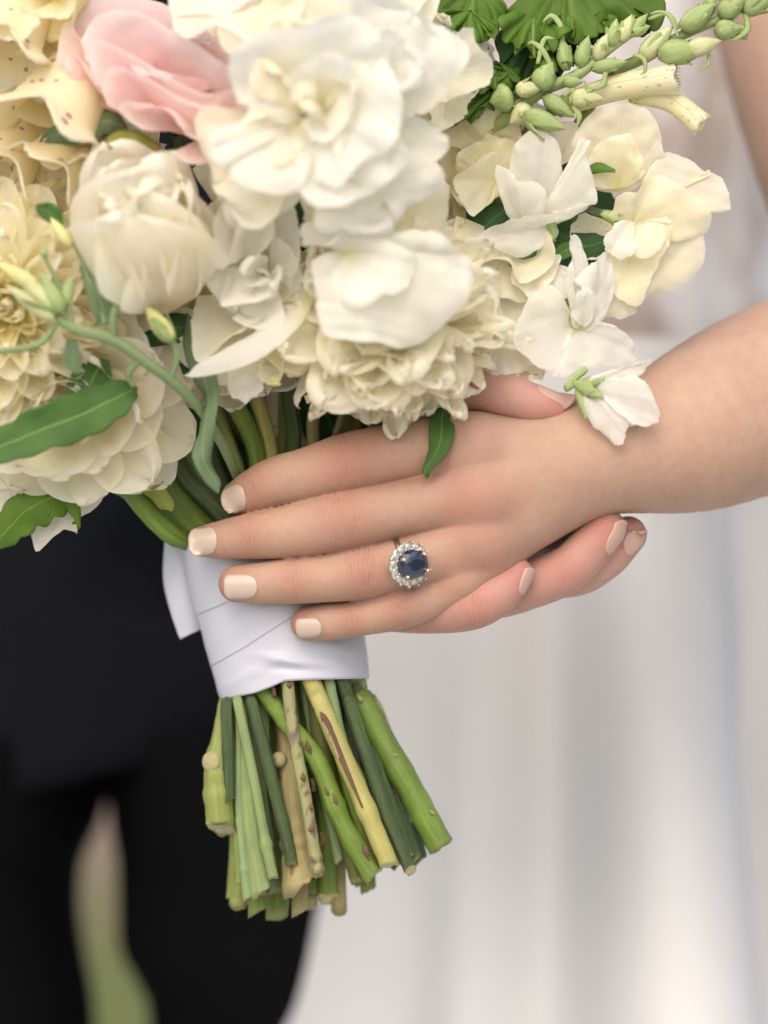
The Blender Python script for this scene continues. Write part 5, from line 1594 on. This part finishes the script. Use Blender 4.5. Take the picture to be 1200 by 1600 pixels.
def lobe(cx, cy, d_, r_, a0, a1, sd):
    rs = np.random.RandomState(sd)
    rim = []
    for q in range(26):
        t = q / 25
        a = R(a0 + (a1 - a0) * t)
        k = r_ * (0.86 + 0.16 * abs(math.sin(6.5 * math.pi * t + sd)) + 0.08 * math.sin(3 * t * 6 + sd))
        rim.append((cx + k * math.cos(a), cy - k * math.sin(a), d_ - 16 + 9 * math.sin(17 * t + sd) + 5 * rs.normal()))
    return fan((cx, cy, d_ + 10), rim, 5, (8, 11), seed=sd, ns=22, nv=90)


fr = bpy.data.objects['leaf']
for q, (cx, cy, d_, r_, a0, a1, mt) in enumerate([(835, 20, 14, 62, 190, 345, 'bright_leaf'), (905, 12, 22, 58, 200, 350, 'lobed_leaf'), (975, 8, 26, 52, 190, 340, 'lobed_leaf'), (735, 18, 4, 50, 180, 330, 'bright_leaf'), (810, 120, 36, 52, 150, 260, 'lobed_leaf'), (775, 95, 30, 46, 200, 330, 'lobed_leaf'), (865, 70, 30, 44, 200, 330, 'lobed_leaf')]):
    sheet('blade', fr, lobe(cx, cy, d_, r_, a0, a1, 500 + q), M[mt], .0004)
leaf((660, 690, -40), 'small pointed green leaf hanging over her index knuckle', [
    (blade([(694, 636, 0, 6, 0), (690, 655, -30, 17, 0), (690, 680, -54, 20, 10), (682, 708, -60, 15, 15), (668, 730, -58, 7, 10), (662, 743, -56, 1, 0)], cup=.2, fold=.12, ripple=(1.5, 8), seed=310), 'green_leaf')])
leaf((100, 640, -120), 'long dark green toothed leaf with a pale midrib across the left dahlia', [
    (blade([(214, 606, -112, 1), (198, 614, -122, 20), (165, 630, -132, 31), (120, 652, -142, 34), (70, 670, -150, 32), (20, 690, -156, 28), (-40, 712, -160, 16), (-80, 716, -160, 1)], n=60, m=17, fold=.16, ripple=(4, 13), seed=311, scallop=(.16, 22)), 'green_leaf'),
    (blade([(160, 560, -104, 14, 20), (148, 585, -110, 30, 10), (135, 615, -116, 34, 0), (115, 645, -120, 20, 0)], n=20, fold=.1, ripple=(2, 8), seed=312), 'green_leaf')])
leaf((320, 680, -60), 'curling grey green leaf hanging in front of the stems', [
    (blade([(292, 490, -60, 2, 0), (300, 530, -80, 16, 10), (316, 580, -96, 20, 20), (326, 630, -100, 17, 45), (318, 680, -100, 14, 20), (318, 720, -98, 16, -20), (334, 748, -92, 13, -40), (341, 770, -88, 1, -40)], n=40, cup=.4, ripple=(3, 12), seed=313), 'grey_leaf')])
leaf((278, 520, -40), 'dark leaf tucked beneath the ivory cup rose', [
    (blade([(200, 548, -40, 2), (235, 525, -60, 18), (275, 512, -66, 24), (300, 520, -60, 16), (302, 560, -56, 10), (296, 580, -50, 1)], cup=.2, seed=314), 'dark_leaf'), (blade([(290, 490, -30, 20), (294, 540, -40, 22), (300, 590, -40, 12)], seed=315), 'dark_leaf')])
leaf((225, 745, 60), 'yellowing frilled leaf lying along the left stems', [
    (blade([(176, 706, 70, 2), (196, 722, 44, 18), (222, 744, 38, 17), (245, 766, 36, 13), (262, 790, 36, 8), (268, 800, 36, 1)], cup=.3, ripple=(4, 14), seed=316, scallop=(.25, 14)), 'yellowed_leaf')])
leaf((60, 790, 20), 'pale green frilly leaf at the bottom of the bouquet over the jacket', [
    (blade([(122, 770, 40, 8, 0), (98, 772, 20, 24, 0), (70, 784, 10, 28, 10), (40, 800, 6, 26, 0), (14, 826, 10, 22, 0), (-20, 860, 16, 6, 0)], n=34, m=13, cup=.2, ripple=(5, 16), seed=317, scallop=(.28, 16)), 'bright_leaf'),
    (blade([(90, 770, 20, 6), (110, 786, 8, 12), (122, 812, 4, 8), (118, 824, 4, 1)], cup=.3, ripple=(3, 8), seed=318), 'bright_leaf'), (blade([(72, 780, 14, 4), (76, 796, 4, 6), (74, 806, 2, 1)], cup=.3, seed=319), 'bright_leaf')])
leaf((140, 205, -80), 'small crumpled green leaf under the pink rose', [
    (blade([(64, 218, -100, 3), (95, 208, -116, 14), (130, 198, -120, 20), (165, 190, -118, 18), (196, 200, -110, 8)], cup=.3, ripple=(6, 12), seed=320, scallop=(.3, 12)), 'grey_leaf'),
    (blade([(250, 232, -120, 10), (215, 222, -140, 20), (185, 226, -146, 24), (168, 250, -140, 14), (160, 262, -136, 1)], cup=.5, ripple=(3, 6), seed=321), 'yellowed_leaf')])
leaf((760, 360, 60), 'dark leaf in the gap left of the pure white sweet pea', [
    (blade([(800, 320, 40, 4), (780, 335, 32, 22), (752, 360, 32, 24), (730, 385, 40, 6)], cup=.2, seed=322), 'dark_leaf'), (blade([(740, 330, 46, 12), (750, 380, 44, 20), (770, 420, 50, 6)], seed=323), 'dark_leaf')])
leaf((885, 395, 40), 'dark leaf in the gap above the hooded sweet pea', [
    (blade([(830, 372, 40, 4), (860, 380, 32, 24), (895, 388, 28, 26), (935, 380, 32, 18), (950, 372, 36, 2)], cup=.2, ripple=(2, 6), seed=324), 'dark_leaf'), (blade([(862, 410, 20, 4), (880, 394, 14, 12), (900, 386, 14, 8), (916, 384, 18, 1)], fold=.3, seed=325), 'green_leaf'), (blade([(800, 410, 20, 3), (825, 400, 8, 14), (852, 384, 6, 10), (868, 372, 6, 1)], fold=.2, seed=326), 'green_leaf')])
for q, (c, rr, lab) in enumerate([((520, 600, 150), [(470, 520, 170, 40), (500, 620, 160, 60), (540, 720, 160, 40)], 'dark leaf deep behind the stems right of the gap'), ((330, 640, 170), [(260, 560, 180, 40), (320, 660, 190, 70), (380, 780, 200, 40)], 'dark leaf deep behind the stems left of the gap'),
                                    ((860, 330, 110), [(700, 300, 130, 30), (860, 320, 110, 90), (960, 400, 110, 40)], 'broad dark leaf at the core of the right hand flowers'), ((420, 300, 60), [(340, 180, 40, 30), (420, 300, 40, 80), (470, 420, 40, 40)], 'broad dark leaf at the core behind the ivory rose')]):
    leaf(c, lab, [(blade(rr, cup=.2, ripple=(3, 6), seed=330 + q), 'dark_leaf')])

# --- bud sprig on the left
o = flower('bud_sprig', (180, 530, -170), 'fuzzy pale green sprig with closed buds in front of the ivory rose', 'sprig', FO)
stem(o, [(372, 745, 60, 8), (345, 690, -14, 8), (310, 636, -84, 8), (270, 596, -140, 9), (215, 556, -172, 9), (178, 532, -184, 9), (140, 520, -190, 9), (105, 508, -194, 8), (88, 492, -196, 6)], M['stem_grey'], n=40, cap=False)
for rr in ([(178, 532, -184, 6), (176, 500, -196, 6), (182, 470, -200, 5), (176, 440, -204, 4), (168, 405, -206, 4)], [(182, 470, -200, 4), (196, 450, -204, 4)], [(182, 478, -200, 4), (202, 462, -200, 4)], [(265, 594, -146, 5), (276, 560, -160, 5), (268, 530, -168, 5), (256, 515, -170, 4)], [(110, 510, -194, 5), (104, 470, -200, 5), (84, 430, -204, 4), (68, 396, -206, 3)], [(88, 505, -194, 5), (60, 538, -196, 5), (0, 548, -198, 5), (-40, 552, -198, 4)], [(165, 505, -180, 5), (150, 470, -180, 4), (118, 380, -180, 4), (98, 345, -180, 3)], [(220, 560, -172, 6), (200, 585, -160, 5), (208, 602, -150, 4)]):
    stem(o, rr, M['stem_grey'], n=22, na=10, cap=False)
for q, (a_, b_, w_, d_, m_) in enumerate([((168, 410), (168, 344), 13, -208, 'bud_yellow'), ((196, 436), (196, 400), 10, -206, 'bud_green'), ((204, 470), (204, 434), 12, -204, 'bud_pale'), ((270, 534), (230, 482), 15, -174, 'bud_yellow'), ((64, 452), (4, 416), 13, -206, 'bud_yellow'), ((90, 486), (40, 440), 17, -206, 'bud_pale'), ((98, 490), (70, 440), 14, -208, 'bud_green'), ((86, 500), (24, 456), 13, -204, 'bud_pale'), ((70, 402), (66, 386), 7, -207, 'bud_green'), ((112, 388), (86, 350), 11, -184, 'bud_yellow'), ((100, 480), (110, 440), 10, -200, 'bud_green')]):
    bud(o, (*a_, d_), (*b_, d_ - 4), w_, M[m_], sepals=3 if q in (0, 3, 5) else 0, smat=M['bud_green'], seed=80 + q)
for q, (rr, m_) in enumerate([([(96, 352, -182, 2), (84, 336, -186, 14), (66, 326, -188, 12), (58, 318, -188, 1)], 'green_leaf'), ([(128, 414, -176, 4), (144, 440, -180, 14), (158, 470, -180, 20), (160, 500, -178, 12), (150, 512, -176, 1)], 'grey_leaf'), ([(112, 530, -180, 8), (114, 560, -176, 14), (122, 584, -170, 6)], 'grey_leaf')]):
    sheet('leaf', o, blade(rr, 20, 9, fold=.2, ripple=(1.5, 7), seed=360 + q), M[m_], .0003)

# --- ribbon tail
sheet('ribbon_tail', wrap, blade([(272, 826, 190, 14, 0), (276, 852, 176, 22, 10), (280, 900, 168, 27, 5), (290, 950, 164, 24, -5), (297, 984, 166, 20, -5), (299, 990, 166, 19, -5)], cup=.3, ripple=(2, 5), seed=370), M['ribbon'], .0003)

# --- a long scar on the yellowing stem, bruises on the spotted one, small thorns' leaf scars
def mark(owner_label, name, rows, mt):
    ow = [x for x in bpy.data.objects if x.get('label', '').startswith(owner_label)][0]
    sheet(name, ow, blade(rows, 24, 7, cup=.55, ripple=(1.2, 14), seed=len(rows)), M[mt], .0003)


mark('white sweet pea with tightly', 'scar', [(500, 1112, 44, .6), (508, 1125, 42, 5), (524, 1162, 40, 4.5), (545, 1212, 37, 3), (566, 1262, 36, 1)], 'bark_scrap')
mark('white sweet pea with tightly', 'scar', [(505, 1128, 40, .5), (515, 1150, 39, 2), (530, 1185, 37, 1)], 'pod_scar')
for (x, y, d_, r_) in ((474, 1215, 36, 5), (487, 1262, 35, 4), (486, 1296, 35, 5), (470, 1160, 38, 3.5), (452, 1070, 46, 5)):
    mark('broad satiny white', 'leaf_scar', [(x - 1, y - r_ * 1.5, d_ + 2, .6), (x, y, d_ - 2, r_ * .8), (x + 1, y + r_ * 1.5, d_ + 2, .6)], 'bark_scrap')
for (x, y, d_, r_) in ((524, 1252, 44, 6), (572, 1330, 40, 7), (482, 1168, 50, 6), (511, 1238, 46, 4)):
    mark('white sweet pea whose long', 'leaf_scar', [(x - 3, y - r_ * 2, d_ + 3, .6), (x, y, d_ - 2, r_ * .6), (x + 5, y + r_ * 2, d_ + 3, .6)], 'bark_scrap')
for (x, y, d_, r_) in ((563, 1092, 92, 6), (676, 1270, 80, 3), (618, 1180, 88, 3)):
    mark('ivory cup shaped', 'leaf_scar', [(x - 4, y - r_, d_ + 4, .6), (x, y, d_, r_ * .6), (x + 3, y + r_, d_ + 4, .6)], 'pod_scar')

# --- odd stems and scraps below the ribbon
o = flower('cut_stem', (358, 1170, 80), 'short dark ridged stem at the left of the cut ends', 'stem', 'cut stems of the bouquet')
stem(o, [(350, 1000, 90, 9), (355, 1096, 82, 8.5), (358, 1252, 78, 8.5)], M['stem_dark'], ridges=(6, .14), n=30)
o = flower('cut_stem', (374, 1240, 100), 'thin pale knotted stem behind the left cut ends', 'stem', 'cut stems of the bouquet')
stem(o, [(368, 1000, 110, 7), (374, 1130, 92, 6.5), (374, 1250, 84, 6.5), (380, 1330, 82, 7), (388, 1404, 82, 8)], M['stem_grey'], nodes=((.60, .2), (.84, .3)), n=60)
o = flower('cut_stem', (396, 1300, 90), 'broad translucent light green leaf sheath among the cut ends', 'stem', 'cut stems of the bouquet')
stem(o, [(378, 1050, 110, 10), (388, 1213, 88, 13), (396, 1300, 84, 15), (410, 1394, 82, 15)], M['stem_pale'], ridges=(3, .10), n=40)
o = flower('cut_stem', (410, 1250, 80), 'dark ridged stem crossing behind the light jointed one', 'stem', 'cut stems of the bouquet')
stem(o, [(388, 1050, 100, 9), (402, 1160, 84, 9), (416, 1290, 80, 8.5), (427, 1394, 80, 8.5)], M['stem_dark'], ridges=(6, .14), n=40)
o = flower('cut_stem', (590, 1120, 120), 'thin brown edged stem along the right side of the cut ends', 'stem', 'cut stems of the bouquet')
stem(o, [(562, 1030, 130, 7), (578, 1075, 122, 7), (600, 1130, 116, 7), (625, 1200, 112, 6)], M['stem_spotted'], n=30)
o = flower('cut_stem', (400, 1350, 120), 'wide fresh green stem lowest of the cut ends', 'stem', 'cut stems of the bouquet')
stem(o, [(410, 1050, 150, 12), (404, 1250, 136, 13), (403, 1425, 130, 14)], M['stem_green'], n=40)
for q, (lab, rows, mt, rd) in enumerate([
    ('slender pale stem rising behind the curling grey leaf', [(326, 600, 110, 9), (344, 650, 112, 9), (378, 748, 126, 9), (410, 900, 150, 9)], 'stem_lime', 0),
    ('dark green stem shaded behind the gap above the index finger', [(380, 560, 170, 11), (384, 640, 168, 11), (410, 780, 165, 11), (430, 900, 160, 11)], 'stem_dark', 5),
    ('dark stem slanting in the shade left of the curling leaf', [(300, 600, 170, 13), (318, 680, 170, 13), (360, 800, 165, 13), (400, 900, 160, 12)], 'stem_dark', 5),
    ('olive stem slanting down to the middle fingertip', [(248, 640, 130, 13), (285, 700, 130, 13), (352, 812, 140, 13), (400, 900, 150, 12)], 'stem_green', 0),
    ('slim pale green stem pressed against the bruised one', [(472, 1050, 110, 7), (490, 1150, 112, 7.5), (512, 1260, 112, 7.5), (530, 1345, 112, 7.5)], 'stem_grey', 0),
    ('slim fresh green stem beside the yellowing one, on its left', [(500, 1050, 100, 8), (530, 1180, 88, 8.5), (562, 1290, 84, 8.5), (590, 1362, 82, 8.5)], 'stem_green', 0),
    ('thin lime stem between the two ridged stems at left', [(364, 1096, 120, 6), (366, 1200, 108, 6.5), (372, 1310, 100, 6.5), (376, 1380, 100, 6.5)], 'stem_lime', 0),
    ('slim dark stem just left of the thick bright green one', [(560, 1060, 130, 7), (592, 1170, 122, 7), (628, 1275, 116, 7), (652, 1340, 114, 7)], 'stem_dark', 6),
    ('pale slim stem showing between the jointed one and the sheath', [(384, 1090, 100, 6), (394, 1200, 92, 6.5), (408, 1320, 88, 6.5), (418, 1384, 88, 6.5)], 'stem_pale', 0),
    ('olive stem filling the middle behind the yellowing one', [(480, 1030, 120, 13), (506, 1180, 104, 13), (540, 1300, 100, 13), (560, 1376, 100, 12)], 'stem_olive', 0),
    ('dark ridged stem between the yellowing and the thick bright one', [(545, 1030, 120, 9), (575, 1150, 110, 9), (612, 1260, 104, 9), (636, 1335, 100, 9)], 'stem_dark', 6),
    ('grey green stem with pale peeling bark under the ribbon', [(508, 1030, 80, 8), (516, 1075, 74, 8), (530, 1145, 72, 9), (552, 1210, 72, 8), (590, 1300, 80, 7)], 'stem_grey', 0),
    ('lime stem low at the back left of the cut ends', [(400, 1040, 190, 12), (376, 1250, 176, 12), (367, 1405, 170, 12)], 'stem_lime', 0),
    ('green stem low in the middle of the cut ends', [(452, 1040, 200, 13), (450, 1250, 190, 13), (436, 1428, 180, 13)], 'stem_green', 0),
    ('tan stem low at the back of the cut ends', [(470, 1040, 200, 13), (474, 1250, 190, 13), (484, 1412, 180, 13)], 'stem_tan', 0),
    ('fresh green stem low behind the flared woody one', [(490, 1040, 180, 13), (504, 1250, 170, 13), (514, 1402, 160, 14)], 'stem_green', 0),
    ('slim green stem low behind the bruised one', [(510, 1040, 210, 9), (524, 1250, 200, 9), (530, 1360, 190, 9)], 'stem_green', 0),
    ('dark stem at the back right of the cut ends', [(560, 1040, 200, 13), (606, 1200, 190, 13), (650, 1335, 180, 13)], 'stem_dark', 5)]):
    o = flower('cut_stem', (rows[1][0], rows[1][1], rows[1][2]), lab, 'stem', 'cut stems of the bouquet')
    stem(o, rows, M[mt], ridges=(rd, .13) if rd else (0, 0), n=60, seed=q)
for q, (x, y, d, a_) in enumerate([(441, 1222, 88, .2), (489, 1226, 76, -.1), (503, 1310, 82, -.3), (426, 1078, 60, .6)]):
    pr = bpy.data.objects['peony']
    g = blade([(x - 2, y - 9, d, 2.5, 30), (x, y, d - 2, 4.5, 50), (x + 4 * math.sin(a_), y + 11, d, 3, 20)], 8, 5, cup=.8, ripple=(2, 5), seed=q)
    sheet('bark_scrap', pr, g, M['bark_scrap'], .0006)
v, f = ball(W(436, 1187, 84), 13 * K, 0.9, (-0.4, -0.9, 0.1), 16, 9)
obj('shoot_scar', v, f, M['pod_scar'], bpy.data.objects['peony'], uv=[(0.1 * (i % 16), 0.1 * (i // 16)) for i in range(len(v))])
